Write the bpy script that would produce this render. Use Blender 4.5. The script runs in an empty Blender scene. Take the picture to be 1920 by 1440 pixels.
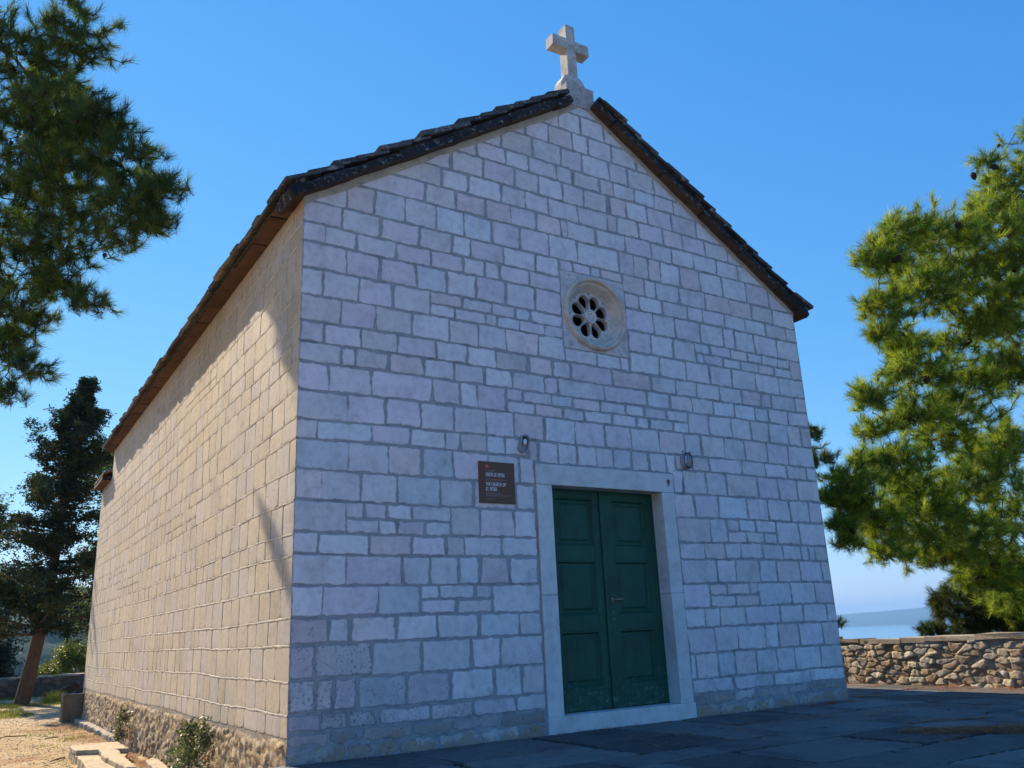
import bpy, math, random
import numpy as np
from mathutils import Vector, Matrix

scene = bpy.context.scene
COL = scene.collection
R = math.radians

# ------------------------------------------------------------------ camera
cam_d = bpy.data.cameras.new('camera'); cam = bpy.data.objects.new('camera', cam_d); COL.objects.link(cam)
cam_d.sensor_width = 36.0; cam_d.lens = 1578.17 / 1920 * 36; cam_d.clip_start = 0.05; cam_d.clip_end = 120000
_yaw, _pit, _rol = 0.5701, 0.2876, -0.0431
_f = Vector((math.sin(_yaw)*math.cos(_pit), math.cos(_yaw)*math.cos(_pit), math.sin(_pit)))
_r0 = Vector((math.cos(_yaw), -math.sin(_yaw), 0)); _u0 = _r0.cross(_f)
_r = math.cos(_rol)*_r0 + math.sin(_rol)*_u0; _u = -math.sin(_rol)*_r0 + math.cos(_rol)*_u0
cam.matrix_world = Matrix(((_r.x, _u.x, -_f.x, -2.2995), (_r.y, _u.y, -_f.y, -7.1618), (_r.z, _u.z, -_f.z, 0.9383), (0, 0, 0, 1)))
scene.camera = cam

# ------------------------------------------------------------------ light
SUN = Vector((-0.34, 1.45, 1.0)).normalized()          # towards the sun
sd = bpy.data.lights.new('sun', 'SUN'); sd.energy = 5.0; sd.angle = R(0.5); sd.color = (1.0, 0.85, 0.63)
so = bpy.data.objects.new('sun', sd); COL.objects.link(so)
so.rotation_euler = (-SUN).to_track_quat('-Z', 'Y').to_euler(); so.location = (-20, 60, 45)
w = bpy.data.worlds.new('World'); scene.world = w; w.use_nodes = True
nt = w.node_tree; bg = nt.nodes['Background']
sky = nt.nodes.new('ShaderNodeTexSky'); sky.sky_type = 'NISHITA'; sky.sun_disc = False
sky.sun_elevation = math.asin(SUN.z); sky.sun_rotation = math.atan2(SUN.x, SUN.y)
sky.altitude = 60; sky.air_density = 1.0; sky.dust_density = 0.6; sky.ozone_density = 2.5
sky.dust_density = 0.0; sky.ozone_density = 3.0
# the camera's vivid rendering of the sky: one response curve for each channel
sp = nt.nodes.new('ShaderNodeSeparateColor'); cmb = nt.nodes.new('ShaderNodeCombineColor'); nt.links.new(sky.outputs[0], sp.inputs[0])
for i, (gain, gam) in enumerate(((0.36, 1.28), (1.08, 0.74), (2.80, 0.36))):
    pw = nt.nodes.new('ShaderNodeMath'); pw.operation = 'POWER'; pw.inputs[1].default_value = gam; nt.links.new(sp.outputs[i], pw.inputs[0])
    ml = nt.nodes.new('ShaderNodeMath'); ml.operation = 'MULTIPLY'; ml.inputs[1].default_value = gain; nt.links.new(pw.outputs[0], ml.inputs[0])
    nt.links.new(ml.outputs[0], cmb.inputs[i])
nt.links.new(cmb.outputs[0], bg.inputs['Color'])
bg.inputs['Strength'].default_value = 0.10
vs = scene.view_settings; vs.view_transform = 'Standard'; vs.look = 'None'; vs.gamma = 1.0; vs.exposure = 0.94
try: vs.use_curve_mapping = False
except Exception: pass
cy = scene.cycles
cy.max_bounces = 8; cy.diffuse_bounces = 4; cy.glossy_bounces = 2; cy.transmission_bounces = 4; cy.transparent_max_bounces = 8; cy.volume_bounces = 0

# ------------------------------------------------------------------ helpers
def hash2(ix, iy, s=0):
    h = (ix.astype(np.int64)*374761393 + iy.astype(np.int64)*668265263 + s*2147483647) & 0xffffffff
    h = ((h ^ (h >> 13))*1274126177) & 0xffffffff
    return ((h ^ (h >> 16)) & 0xffff)/65535.0
def vnoise(x, y, s=0):
    x = np.asarray(x, float); y = np.asarray(y, float)
    ix = np.floor(x); iy = np.floor(y); fx = x-ix; fy = y-iy
    fx = fx*fx*(3-2*fx); fy = fy*fy*(3-2*fy)
    a = hash2(ix, iy, s); b = hash2(ix+1, iy, s); c = hash2(ix, iy+1, s); d = hash2(ix+1, iy+1, s)
    return (a*(1-fx)+b*fx)*(1-fy)+(c*(1-fx)+d*fx)*fy
def fbm(x, y, s=0, o=4):
    t = 0; a = .5; f = 1.0
    for i in range(o):
        t = t + a*vnoise(np.asarray(x)*f, np.asarray(y)*f, s+i*17); a *= .5; f *= 2.03
    return t
def worley(x, y, s=0, jit=.95):
    """distance to nearest and second feature point, and the id of the nearest cell"""
    x = np.asarray(x, float); y = np.asarray(y, float)
    ix = np.floor(x); iy = np.floor(y)
    f1 = np.full(x.shape, 9.0); f2 = np.full(x.shape, 9.0); cid = np.zeros(x.shape)
    for dx in (-1, 0, 1):
        for dy in (-1, 0, 1):
            cx = ix+dx; cy_ = iy+dy
            px = cx+.5+(hash2(cx, cy_, s)-.5)*jit; py = cy_+.5+(hash2(cx, cy_, s+5)-.5)*jit
            ax_, ay_ = np.abs(x-px), np.abs(y-py); d = .45*np.hypot(ax_, ay_)+.55*np.maximum(ax_, ay_*1.15); i = hash2(cx, cy_, s+9)
            new = d < f1
            f2 = np.where(new, f1, np.minimum(f2, d)); cid = np.where(new, i, cid); f1 = np.where(new, d, f1)
    return f1, f2, cid

class MB:
    """collects faces and builds ONE mesh object"""
    def __init__(s): s.v = []; s.f = []; s.m = []; s.c = []; s.e = {}
    def add(s, verts, faces, mat=0, col=(1, 1, 1, 0), edge=None):
        b = len(s.v); s.v.extend(verts)
        if edge:
            for i, x in enumerate(edge): s.e[b+i] = x
        for f in faces: s.f.append([b+i for i in f]); s.m.append(mat); s.c.append(col)
    def box(s, x0, x1, y0, y1, z0, z1, mat=0, col=(1, 1, 1, 0), M=None, jit=0, rng=random):
        vs_ = [(x, y, z) for z in (z0, z1) for y in (y0, y1) for x in (x0, x1)]
        if jit: vs_ = [tuple(c+rng.uniform(-jit, jit) for c in v) for v in vs_]
        if M is not None: vs_ = [tuple(M @ Vector(v)) for v in vs_]
        s.add(vs_, [(0, 2, 3, 1), (4, 5, 7, 6), (0, 1, 5, 4), (2, 6, 7, 3), (0, 4, 6, 2), (1, 3, 7, 5)], mat, col)
    def prism(s, poly, y0, y1, mat=0, col=(1, 1, 1, 0), ax='y'):
        """poly in (a,b) extruded along one axis; ax y: (x,z), ax x: (y,z), ax z: (x,y)"""
        n = len(poly)
        mk = {'y': lambda p, t: (p[0], t, p[1]), 'x': lambda p, t: (t, p[0], p[1]), 'z': lambda p, t: (p[0], p[1], t)}[ax]
        vs_ = [mk(p, y0) for p in poly]+[mk(p, y1) for p in poly]
        s.add(vs_, [list(range(n)), list(range(2*n-1, n-1, -1))]+[(i, i+n, (i+1) % n+n, (i+1) % n) for i in range(n)], mat, col)
    def tube(s, path, rad, sides=6, mat=0, col=(1, 1, 1, 0), cap=True):
        P = [Vector(p) for p in path]; n = len(P)
        rad = rad if hasattr(rad, '__len__') else [rad]*n
        vs_ = []; ref = Vector((0.31, 0.17, 0.93))
        for i, p in enumerate(P):
            t = (P[min(i+1, n-1)]-P[max(i-1, 0)])
            t = t.normalized() if t.length > 1e-9 else Vector((0, 0, 1))
            a = t.cross(ref)
            if a.length < .1: a = t.cross(Vector((1, 0, 0)))
            a.normalize(); b = t.cross(a)
            for k in range(sides):
                q = 2*math.pi*k/sides; vs_.append(tuple(p+(a*math.cos(q)+b*math.sin(q))*rad[i]))
        fs = [(i*sides+k, i*sides+(k+1) % sides, (i+1)*sides+(k+1) % sides, (i+1)*sides+k) for i in range(n-1) for k in range(sides)]
        if cap: fs += [list(range(sides))[::-1], [(n-1)*sides+k for k in range(sides)]]
        s.add(vs_, fs, mat, col)
    def build(s, name, mats, parent=None, smooth=False, bevel=0, bseg=2):
        me = bpy.data.meshes.new(name); me.from_pydata([tuple(map(float, v)) for v in s.v], [], s.f)
        mats = mats if isinstance(mats, (list, tuple)) else [mats]
        for m in mats: me.materials.append(m)
        if len(mats) > 1: me.polygons.foreach_set('material_index', s.m)
        ca = me.color_attributes.new('stone', 'FLOAT_COLOR', 'CORNER')
        arr = np.repeat(np.array(s.c, dtype=np.float32).reshape(-1, 4), [len(f) for f in s.f], axis=0)
        ca.data.foreach_set('color', arr.ravel())
        if s.e:
            ea = me.attributes.new('edge', 'FLOAT', 'POINT'); q = np.zeros(len(s.v), np.float32); q[list(s.e.keys())] = list(s.e.values()); ea.data.foreach_set('value', q)
        if smooth: me.polygons.foreach_set('use_smooth', [True]*len(s.f))
        me.validate(); me.update()
        o = bpy.data.objects.new(name, me); COL.objects.link(o)
        if parent is not None: o.parent = parent
        if bevel:
            b = o.modifiers.new('bevel', 'BEVEL'); b.width = bevel; b.segments = bseg; b.limit_method = 'ANGLE'; b.angle_limit = R(35)
        return o
def grid_obj(name, P, mat, parent=None, C=None, smooth=True):
    """P: (nu,nv,3) array of points -> one mesh; C optional (nu,nv,4) colours per point"""
    nu, nv = P.shape[:2]; me = bpy.data.meshes.new(name)
    idx = np.arange(nu*nv).reshape(nu, nv)
    q = np.stack([idx[:-1, :-1], idx[1:, :-1], idx[1:, 1:], idx[:-1, 1:]], -1).reshape(-1, 4)
    fast_mesh(me, P.reshape(-1, 3), q)
    me.materials.append(mat)
    if C is not None:
        ca = me.color_attributes.new('stone', 'FLOAT_COLOR', 'POINT'); ca.data.foreach_set('color', C.reshape(-1).astype(np.float32))
    if smooth: me.polygons.foreach_set('use_smooth', np.ones(len(q), bool))
    o = bpy.data.objects.new(name, me); COL.objects.link(o)
    if parent is not None: o.parent = parent
    return o
def fast_mesh(me, V, F):
    V = np.asarray(V, np.float32); F = np.asarray(F, np.int32); k = F.shape[1]
    me.vertices.add(len(V)); me.vertices.foreach_set('co', V.ravel())
    me.loops.add(F.size); me.loops.foreach_set('vertex_index', F.ravel())
    me.polygons.add(len(F)); me.polygons.foreach_set('loop_start', np.arange(0, F.size, k, dtype=np.int32))
    try: me.polygons.foreach_set('loop_total', np.full(len(F), k, dtype=np.int32))
    except Exception: pass
    me.update(calc_edges=True); me.validate()
def soup_obj(name, V, F, mat, parent=None, C=None):
    """loose small faces (leaves, needles); C colour per face"""
    me = bpy.data.meshes.new(name); fast_mesh(me, V, F); me.materials.append(mat)
    if C is not None:
        ca = me.color_attributes.new('stone', 'FLOAT_COLOR', 'CORNER')
        ca.data.foreach_set('color', np.repeat(np.asarray(C, np.float32), np.asarray(F).shape[1], axis=0).ravel())
    o = bpy.data.objects.new(name, me); COL.objects.link(o)
    if parent is not None: o.parent = parent
    return o
def tag(o, label=None, cat=None, group=None, kind=None):
    if label: o['label'] = label
    if cat: o['category'] = cat
    if group: o['group'] = group
    if kind: o['kind'] = kind
    return o
def thing(name, label, cat, loc=(0, 0, 0), group=None):
    o = bpy.data.objects.new(name, None); COL.objects.link(o); o.location = loc; o.empty_display_size = .2
    return tag(o, label, cat, group)
def put(o, root):
    """make o a child of root without moving it (o was built in world coordinates)"""
    o.parent = root; o.matrix_parent_inverse = Matrix.Translation(-Vector(root.location)); return o

# ------------------------------------------------------------------ materials
def new_mat(name):
    m = bpy.data.materials.new(name); m.use_nodes = True
    return m, m.node_tree, m.node_tree.nodes['Principled BSDF']
def N(nt, t, **k):
    n = nt.nodes.new(t)
    for a, b in k.items():
        if a in n.inputs.keys() if hasattr(n.inputs, 'keys') else False: n.inputs[a].default_value = b
        else: setattr(n, a, b)
    return n
def noise(nt, vec, scale, detail=5, rough=.6, dist=0):
    n = nt.nodes.new('ShaderNodeTexNoise'); n.inputs['Scale'].default_value = scale
    n.inputs['Detail'].default_value = detail; n.inputs['Roughness'].default_value = rough; n.inputs['Distortion'].default_value = dist
    nt.links.new(vec, n.inputs['Vector']); return n.outputs['Fac']
def ramp(nt, fac, stops):
    r = nt.nodes.new('ShaderNodeValToRGB'); e = r.color_ramp.elements
    while len(e) > 1: e.remove(e[-1])
    for i, (p, c) in enumerate(stops):
        if i == 0: el = e[0]; el.position = p
        else: el = e.new(p)
        el.color = c if len(c) == 4 else (*c, 1)
    nt.links.new(fac, r.inputs['Fac']); return r.outputs['Color']
def mix(nt, fac, a, b, mode='MIX'):
    m = nt.nodes.new('ShaderNodeMix'); m.data_type = 'RGBA'; m.blend_type = mode
    for s, v in ((m.inputs['Factor'], fac), (m.inputs[6], a), (m.inputs[7], b)):
        if hasattr(v, 'is_linked') or hasattr(v, 'links'): nt.links.new(v, s)
        elif isinstance(v, (int, float)): s.default_value = v
        else: s.default_value = v if len(v) == 4 else (*v, 1)
    return m.outputs[2]
def math_(nt, op, a, b=None):
    m = nt.nodes.new('ShaderNodeMath'); m.operation = op
    for s, v in ((m.inputs[0], a), (m.inputs[1], b)):
        if v is None: continue
        if hasattr(v, 'links'): nt.links.new(v, s)
        else: s.default_value = v
    return m.outputs[0]
def obj_vec(nt):
    return nt.nodes.new('ShaderNodeTexCoord').outputs['Object']
def bump(nt, p, h, strength=.4, dist=.01):
    b = nt.nodes.new('ShaderNodeBump'); b.inputs['Strength'].default_value = strength; b.inputs['Distance'].default_value = dist
    nt.links.new(h, b.inputs['Height']); nt.links.new(b.outputs[0], p.inputs['Normal']); return b
def attr(nt, name='stone'):
    a = nt.nodes.new('ShaderNodeAttribute'); a.attribute_name = name; return a

def stone_mat(name, rough=.85, blotch=.35, blotch_scale=2.5, fine=60, pit=True, bstr=.35, bdist=.006, base=None, spots=None, smear=None, stain=False, spot_at=.56):
    """dressed stone: colour of each stone from the mesh, blotches, fine grain and little pits"""
    m, nt, p = new_mat(name); v = obj_vec(nt); a = attr(nt)
    col = a.outputs['Color'] if base is None else mix(nt, 1, a.outputs['Color'], base, 'MULTIPLY')
    n1 = noise(nt, v, blotch_scale, 6, .65, .4)
    col = mix(nt, blotch, col, ramp(nt, n1, [(.28, (.45, .43, .42)), (.5, (1, 1, 1)), (.75, (1.18, 1.14, 1.08))]), 'MULTIPLY')
    n3 = noise(nt, v, fine*.22, 4, .7)
    col = mix(nt, .75, col, ramp(nt, n3, [(.3, (.78, .77, .76)), (.5, (1, 1, 1)), (.7, (1.1, 1.1, 1.1))]), 'MULTIPLY')
    h = noise(nt, v, fine, 5, .7)
    if stain:                                          # rain streaks and ochre damp patches
        mp = nt.nodes.new('ShaderNodeMapping'); mp.inputs['Scale'].default_value = (3.2, 3.2, .5); nt.links.new(v, mp.inputs['Vector'])
        st_ = noise(nt, mp.outputs[0], 1.6, 6, .7, .3)
        col = mix(nt, .55, col, ramp(nt, st_, [(.28, (.70, .70, .73)), (.42, (1, 1, 1)), (.7, (1.06, 1.05, 1.04))]), 'MULTIPLY')
        oc = noise(nt, v, 1.15, 7, .75, .5)
        col = mix(nt, math_(nt, 'MULTIPLY', ramp(nt, oc, [(.60, (0, 0, 0)), (.72, (1, 1, 1))]), .45), col, mix(nt, 1, col, (1.03, .86, .80), 'MULTIPLY'))
    if stain == 'full':                                # ochre earth splashed up the foot of the wall
        sz = nt.nodes.new('ShaderNodeSeparateXYZ'); nt.links.new(v, sz.inputs[0])
        zr = nt.nodes.new('ShaderNodeMapRange'); nt.links.new(sz.outputs['Z'], zr.inputs['Value']); zr.inputs['From Min'].default_value = .0; zr.inputs['From Max'].default_value = .34; zr.inputs['To Min'].default_value = .44; zr.inputs['To Max'].default_value = .80
        on = noise(nt, v, 3.4, 7, .7, .6)
        col = mix(nt, math_(nt, 'MULTIPLY', math_(nt, 'GREATER_THAN', on, zr.outputs[0]), .6), col, (.34, .22, .12))
        gn = noise(nt, v, 2.1, 7, .75, .4); zr2 = nt.nodes.new('ShaderNodeMapRange'); nt.links.new(sz.outputs['Z'], zr2.inputs['Value']); zr2.inputs['From Min'].default_value = .1; zr2.inputs['From Max'].default_value = 1.3; zr2.inputs['To Min'].default_value = .50; zr2.inputs['To Max'].default_value = .74
        col = mix(nt, math_(nt, 'MULTIPLY', math_(nt, 'GREATER_THAN', gn, zr2.outputs[0]), .30), col, (.25, .265, .27))
    if smear:                                          # pointing mortar wiped over the edges of the stones
        ea = attr(nt, 'edge'); sn = noise(nt, v, 16, 6, .75, .6); sl = noise(nt, v, 2.3, 3, .6)
        k = math_(nt, 'ADD', math_(nt, 'ADD', ea.outputs['Fac'], math_(nt, 'MULTIPLY', math_(nt, 'SUBTRACT', sn, .5), 1.5)), math_(nt, 'ADD', math_(nt, 'MULTIPLY', math_(nt, 'SUBTRACT', sl, .5), 1.2), math_(nt, 'MULTIPLY', a.outputs['Alpha'], .45)))
        mr = nt.nodes.new('ShaderNodeMapRange'); nt.links.new(k, mr.inputs['Value']); mr.inputs['From Min'].default_value = .78; mr.inputs['From Max'].default_value = 1.12
        col = mix(nt, math_(nt, 'MULTIPLY', mr.outputs[0], .8), col, mix(nt, .6, smear, mix(nt, 1, smear, sn, 'MULTIPLY')))
    if spots:
        ns = noise(nt, v, 9, 8, .75); col = mix(nt, math_(nt, 'MULTIPLY', ramp(nt, ns, [(spot_at, (0, 0, 0)), (spot_at+.06, (1, 1, 1))]), .8), col, spots)
    if pit:
        pn = noise(nt, v, 34, 4, .6, .3)
        pa = nt.nodes.new('ShaderNodeMapRange'); nt.links.new(a.outputs['Alpha'], pa.inputs['Value'])
        pa.inputs['From Min'].default_value = 0; pa.inputs['From Max'].default_value = 1
        pa.inputs['To Min'].default_value = .295; pa.inputs['To Max'].default_value = .44
        pitm = math_(nt, 'LESS_THAN', pn, pa.outputs[0])
        pits = math_(nt, 'MULTIPLY', pitm, .6)
        col = mix(nt, pits, col, mix(nt, 1, col, (.35, .34, .36), 'MULTIPLY'))
        h = math_(nt, 'SUBTRACT', h, math_(nt, 'MULTIPLY', pitm, .8))
    nt.links.new(col, p.inputs['Base Color']); p.inputs['Roughness'].default_value = rough
    p.inputs['Specular IOR Level'].default_value = .25
    bump(nt, p, h, bstr, bdist); return m
M_FACE = stone_mat('facade_limestone', smear=(.34, .355, .385), stain='full', blotch=.40, blotch_scale=3.1, bstr=.3, bdist=.004)
M_SIDE = stone_mat('side_limestone', smear=(.50, .43, .35), stain=True, blotch=.4, blotch_scale=1.3, bstr=.5, bdist=.008)
M_MORT = stone_mat('joint_mortar', blotch=.8, blotch_scale=4.5, fine=45, pit=False, bstr=.6, bdist=.008)
M_RUB = stone_mat('rubble_stone', blotch=.7, blotch_scale=5, fine=55, pit=True, bstr=.7, bdist=.012)
M_PAVE = stone_mat('paving_stone', spots=(.21, .21, .205), spot_at=.60, blotch=.9, blotch_scale=1.6, fine=40, pit=False, bstr=.6, bdist=.01)
M_MARB = stone_mat('white_marble', stain=True, rough=.6, blotch=.4, blotch_scale=2.1, fine=30, pit=False, bstr=.12, bdist=.003)
M_CROSS = stone_mat('cross_limestone', spots=(.13, .13, .135), spot_at=.575, blotch=.85, blotch_scale=5, fine=40, pit=True, bstr=.4, bdist=.006)
M_ROSE = stone_mat('rose_limestone', blotch=.6, blotch_scale=6, fine=50, pit=True, bstr=.5, bdist=.005)
M_TILE = stone_mat('roof_stone_tile', blotch=.9, blotch_scale=7, fine=40, pit=False, bstr=.8, bdist=.015, spots=(.33, .33, .31))

def slab_mat():
    """weathered slabs: black lichen on every face the rain reaches, bare brown stone on the sheltered underside"""
    m, nt, p = new_mat('verge_slab_stone'); v = obj_vec(nt); a = attr(nt)
    g = nt.nodes.new('ShaderNodeNewGeometry'); sx = nt.nodes.new('ShaderNodeSeparateXYZ'); nt.links.new(g.outputs['True Normal'], sx.inputs[0])
    under = math_(nt, 'LESS_THAN', sx.outputs['Z'], -.65)
    n1 = noise(nt, v, 6, 7, .7, .3); n2 = noise(nt, v, 14, 8, .75)
    dark = mix(nt, ramp(nt, n2, [(.54, (0, 0, 0)), (.62, (1, 1, 1))]), (.028, .03, .036), (.22, .22, .22))
    dark = mix(nt, 1, dark, ramp(nt, n1, [(.3, (.5, .5, .5)), (.7, (1.3, 1.25, 1.2))]), 'MULTIPLY')
    br = mix(nt, .7, mix(nt, 1, (.092, .060, .043), a.outputs['Color'], 'MULTIPLY'), ramp(nt, n1, [(.3, (.4, .36, .33)), (.5, (1, 1, 1)), (.8, (1.3, 1.2, 1.1))]), 'MULTIPLY')
    nt.links.new(mix(nt, under, dark, br), p.inputs['Base Color']); p.inputs['Roughness'].default_value = .9
    p.inputs['Specular IOR Level'].default_value = .2
    bump(nt, p, n2, .7, .015); return m
M_SLAB = slab_mat()

def plain_mat(name, col, rough=.6, metal=0, var=.25, scale=8, bstr=0, spec=.4):
    m, nt, p = new_mat(name); v = obj_vec(nt); n1 = noise(nt, v, scale, 6, .65)
    c = mix(nt, var, col, ramp(nt, n1, [(.3, tuple(x*.45 for x in col)), (.7, tuple(min(1, x*1.35) for x in col))]))
    nt.links.new(c, p.inputs['Base Color']); p.inputs['Roughness'].default_value = rough; p.inputs['Metallic'].default_value = metal
    p.inputs['Specular IOR Level'].default_value = spec
    if bstr: bump(nt, p, n1, bstr, .004)
    return m
M_DARK = plain_mat('dark_interior', (.006, .007, .01), 1, 0, .1, spec=0)

def door_mat():
    m, nt, p = new_mat('green_door_paint'); v = obj_vec(nt)
    mp = nt.nodes.new('ShaderNodeMapping'); mp.inputs['Scale'].default_value = (1, 1, .12); nt.links.new(v, mp.inputs['Vector'])
    g = noise(nt, mp.outputs[0], 45, 6, .7); b = noise(nt, v, 2.2, 5, .6); s = noise(nt, v, 16, 8, .8, .4)
    c = mix(nt, .75, (.008, .070, .042), ramp(nt, b, [(.3, (.004, .026, .022)), (.7, (.014, .118, .062))]))
    c = mix(nt, .35, c, ramp(nt, g, [(.35, (.005, .032, .024)), (.65, (.014, .095, .062))]))
    # worn paint on the horizontal ledges and low rails
    sep = nt.nodes.new('ShaderNodeSeparateXYZ'); nt.links.new(v, sep.inputs[0])
    low = nt.nodes.new('ShaderNodeMapRange'); nt.links.new(sep.outputs['Z'], low.inputs['Value'])
    low.inputs['From Min'].default_value = .15; low.inputs['From Max'].default_value = .95
    low.inputs['To Min'].default_value = .56; low.inputs['To Max'].default_value = .72
    worn = math_(nt, 'GREATER_THAN', s, low.outputs[0])
    c = mix(nt, math_(nt, 'MULTIPLY', worn, .7), c, (.07, .17, .13))
    nt.links.new(c, p.inputs['Base Color']); p.inputs['Roughness'].default_value = .55; p.inputs['Specular IOR Level'].default_value = .35
    bump(nt, p, g, .25, .003); return m
M_DOOR = door_mat()

def leaf_mat(name, tint=(1, 1, 1), trans=.45, rough=.5):
    m, nt, p = new_mat(name); a = attr(nt); c = mix(nt, 1, a.outputs['Color'], tint, 'MULTIPLY')
    nt.links.new(c, p.inputs['Base Color']); p.inputs['Roughness'].default_value = rough; p.inputs['Specular IOR Level'].default_value = .3
    t = nt.nodes.new('ShaderNodeBsdfTranslucent'); nt.links.new(mix(nt, 1, c, (1.5, 1.4, .7), 'MULTIPLY'), t.inputs['Color'])
    ms = nt.nodes.new('ShaderNodeMixShader'); ms.inputs[0].default_value = trans
    out = nt.nodes['Material Output']; nt.links.new(p.outputs[0], ms.inputs[1]); nt.links.new(t.outputs[0], ms.inputs[2]); nt.links.new(ms.outputs[0], out.inputs[0])
    return m
M_NEEDLE = leaf_mat('pine_needles', trans=.38, rough=.6)
M_SCALE = leaf_mat('cypress_leaves', trans=.2, rough=.85)
M_LEAF = leaf_mat('shrub_leaves', trans=.3)
M_GRASS = leaf_mat('grass_blades', trans=.35)
M_BARK = plain_mat('pine_bark', (.085, .055, .04), .95, 0, .8, 14, .8, .1)
M_CBARK = plain_mat('cypress_bark', (.12, .07, .045), .95, 0, .7, 10, .8, .1)
M_CONE = plain_mat('pine_cone_scales', (.045, .028, .02), .8, 0, .7, 60, .8, .2)
# ------------------------------------------------------------------ the church
W, HE, HA, LN, LB = 7.0, 5.06, 7.30, 12.4, 13.9        # width, eave, apex, nave length, whole length
SLOPE = (HA-HE)/(W/2)
FROWS=[(0.23,0.375,[0.26,0.52,0.78,1.29,1.72,2.18]),(0.375,0.64,[0.22,0.39,0.6,1.06,1.49,1.96,2.26,4.53,4.86,5.13,5.47,5.82,6.12,6.59]),(0.64,0.913,[0.21,0.73,1.2,1.72,2.04,4.86,5.22,5.67,5.89,6.26,6.69]),(0.913,1.128,[0.33,0.52,0.96,1.37,1.81,2.26,4.73,4.97,5.38,5.97,6.38,6.82]),(1.128,1.394,[0.26,0.79,1.2,1.97,4.85,5.64,6.2,6.65]),(1.394,1.663,[0.47,1.02,1.3,1.6,1.84,2.16,4.99,5.3,5.71,6.01,6.42,6.83]),(1.663,1.851,[0.21,0.69,1.11,1.48,1.67,2.09,4.83,5.17,5.42,5.79,6.16,6.49,6.63,6.75]),(1.851,2.131,[0.47,1.53,1.86,2.25,4.96,5.23,6.09,6.51]),(2.131,2.402,[0.24,0.61,0.97,1.42,1.79,2.27,4.74,5.13,5.62,5.99,6.38,6.75]),(2.402,2.682,[0.48,0.88,1.23,1.57,1.97,2.33,4.6,4.98,5.31,5.85,6.23,6.58]),(2.682,2.863,[0.18,0.71,1.11,1.49,1.65,1.96,2.18,2.32,2.58,2.84,3.09,3.35,3.59,3.84,4.1,4.36,4.78,5.05,5.6,6.03,6.43,6.8]),(2.863,3.136,[0.47,0.85,1.22,1.59,1.96,2.29,2.68,3.08,3.48,3.87,4.29,4.68,4.96,5.34,5.7,6.1,6.5]),(3.136,3.407,[0.27,0.71,1.35,1.67,1.87,2.21,4.78,5.12,5.51,5.85,6.18,6.54,6.8]),(3.407,3.603,[0.39,0.54,0.89,1.26,1.6,1.96,2.3,2.71,2.89,4.16,4.51,4.87,5.23,5.6,5.97,6.22,6.59]),(3.603,3.806,[0.22,0.6,0.98,1.4,1.76,2.11,2.51,2.83,3.08,4.24,4.64,4.98,5.37,5.76,6.12,6.31,6.77]),(3.806,4.063,[0.39,0.75,1.14,1.56,1.9,2.24,2.66,4.01,4.41,4.83,5.23,5.62,6.06,6.5]),(4.063,4.332,[0.2,0.57,0.93,1.34,4.3,4.65,5.03,6.77]),(4.332,4.608,[0.43,0.79,1.19,1.54,1.89,2.26,2.64,4.37,4.73,5.15,5.55,5.76,6.12,6.56]),(4.608,4.805,[0.21,0.54,0.97,1.37,1.74,2.01,2.19,2.58,4.16,4.54,4.96,5.22,5.61,5.99,6.38,6.78]),(4.805,5.042,[0.38,0.8,1.23,1.62,1.84,2.25,2.68,3.05,3.87,4.28,4.46,4.85,5.3,5.74,6.15,6.56]),(5.042,5.34,[0.43,0.73,1.07,1.43,1.76,2.12,2.48,2.88,3.28,3.91,4.14,4.37,4.57,4.9,5.24,5.64,6.09,6.53]),(5.34,5.575,[1.31,1.67,2.04,2.37,2.72,3.06,3.16,3.57,4.03,4.45,4.79,5.17,5.59,5.98]),(5.575,5.814,[1.5,1.83,2.26,2.58,2.9,3.33,3.78,3.92,4.27,4.67,5.01,5.4,5.83]),(5.814,6.072,[1.62,2.03,2.45,2.78,3.12,3.43,3.8,3.83,4.1,4.44,4.85,5.29]),(6.072,6.28,[1.95,2.33,2.65,3.05,3.29,3.7,3.92,4.25,4.58,4.91]),(6.28,6.553,[2.29,2.72,3.13,3.44,3.86,3.87,4.17,4.6]),(6.553,6.808,[2.63,2.97,3.32,3.55,3.92,4.34]),(6.808,7.08,[3.14,3.47,3.83]),(7.08,7.26,[])]
FDBL=[(1.128,1.26,1.394,1.2,1.97,[1.4,1.77],[1.58]),(1.128,1.26,1.394,4.85,5.64,[5.12,5.5],[5.25]),(1.851,1.985,2.131,0.47,1.53,[0.65,0.87,1.12],[0.79,0.97,1.25]),(1.851,1.985,2.131,5.23,6.09,[5.45,5.73],[5.55,5.85]),(3.136,3.27,3.407,2.21,4.78,[2.42,2.79,3.07,3.45,3.82,4.1,4.44],[2.57,2.93,3.22,3.61,3.97,4.16,4.53]),(4.063,4.195,4.332,1.34,3.0,[1.71,2.09,2.37,2.57],[1.63,2.0,2.14,2.42,2.75]),(4.063,4.195,4.332,5.03,6.77,[5.29,5.66,5.96,6.23,6.54],[5.16,5.5,5.81,6.15,6.45])]
church = thing('stone_church', 'small gabled church of pale dressed limestone with a green double door and round window', 'church', (0, 0, 0))
rng = random.Random(7)

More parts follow.
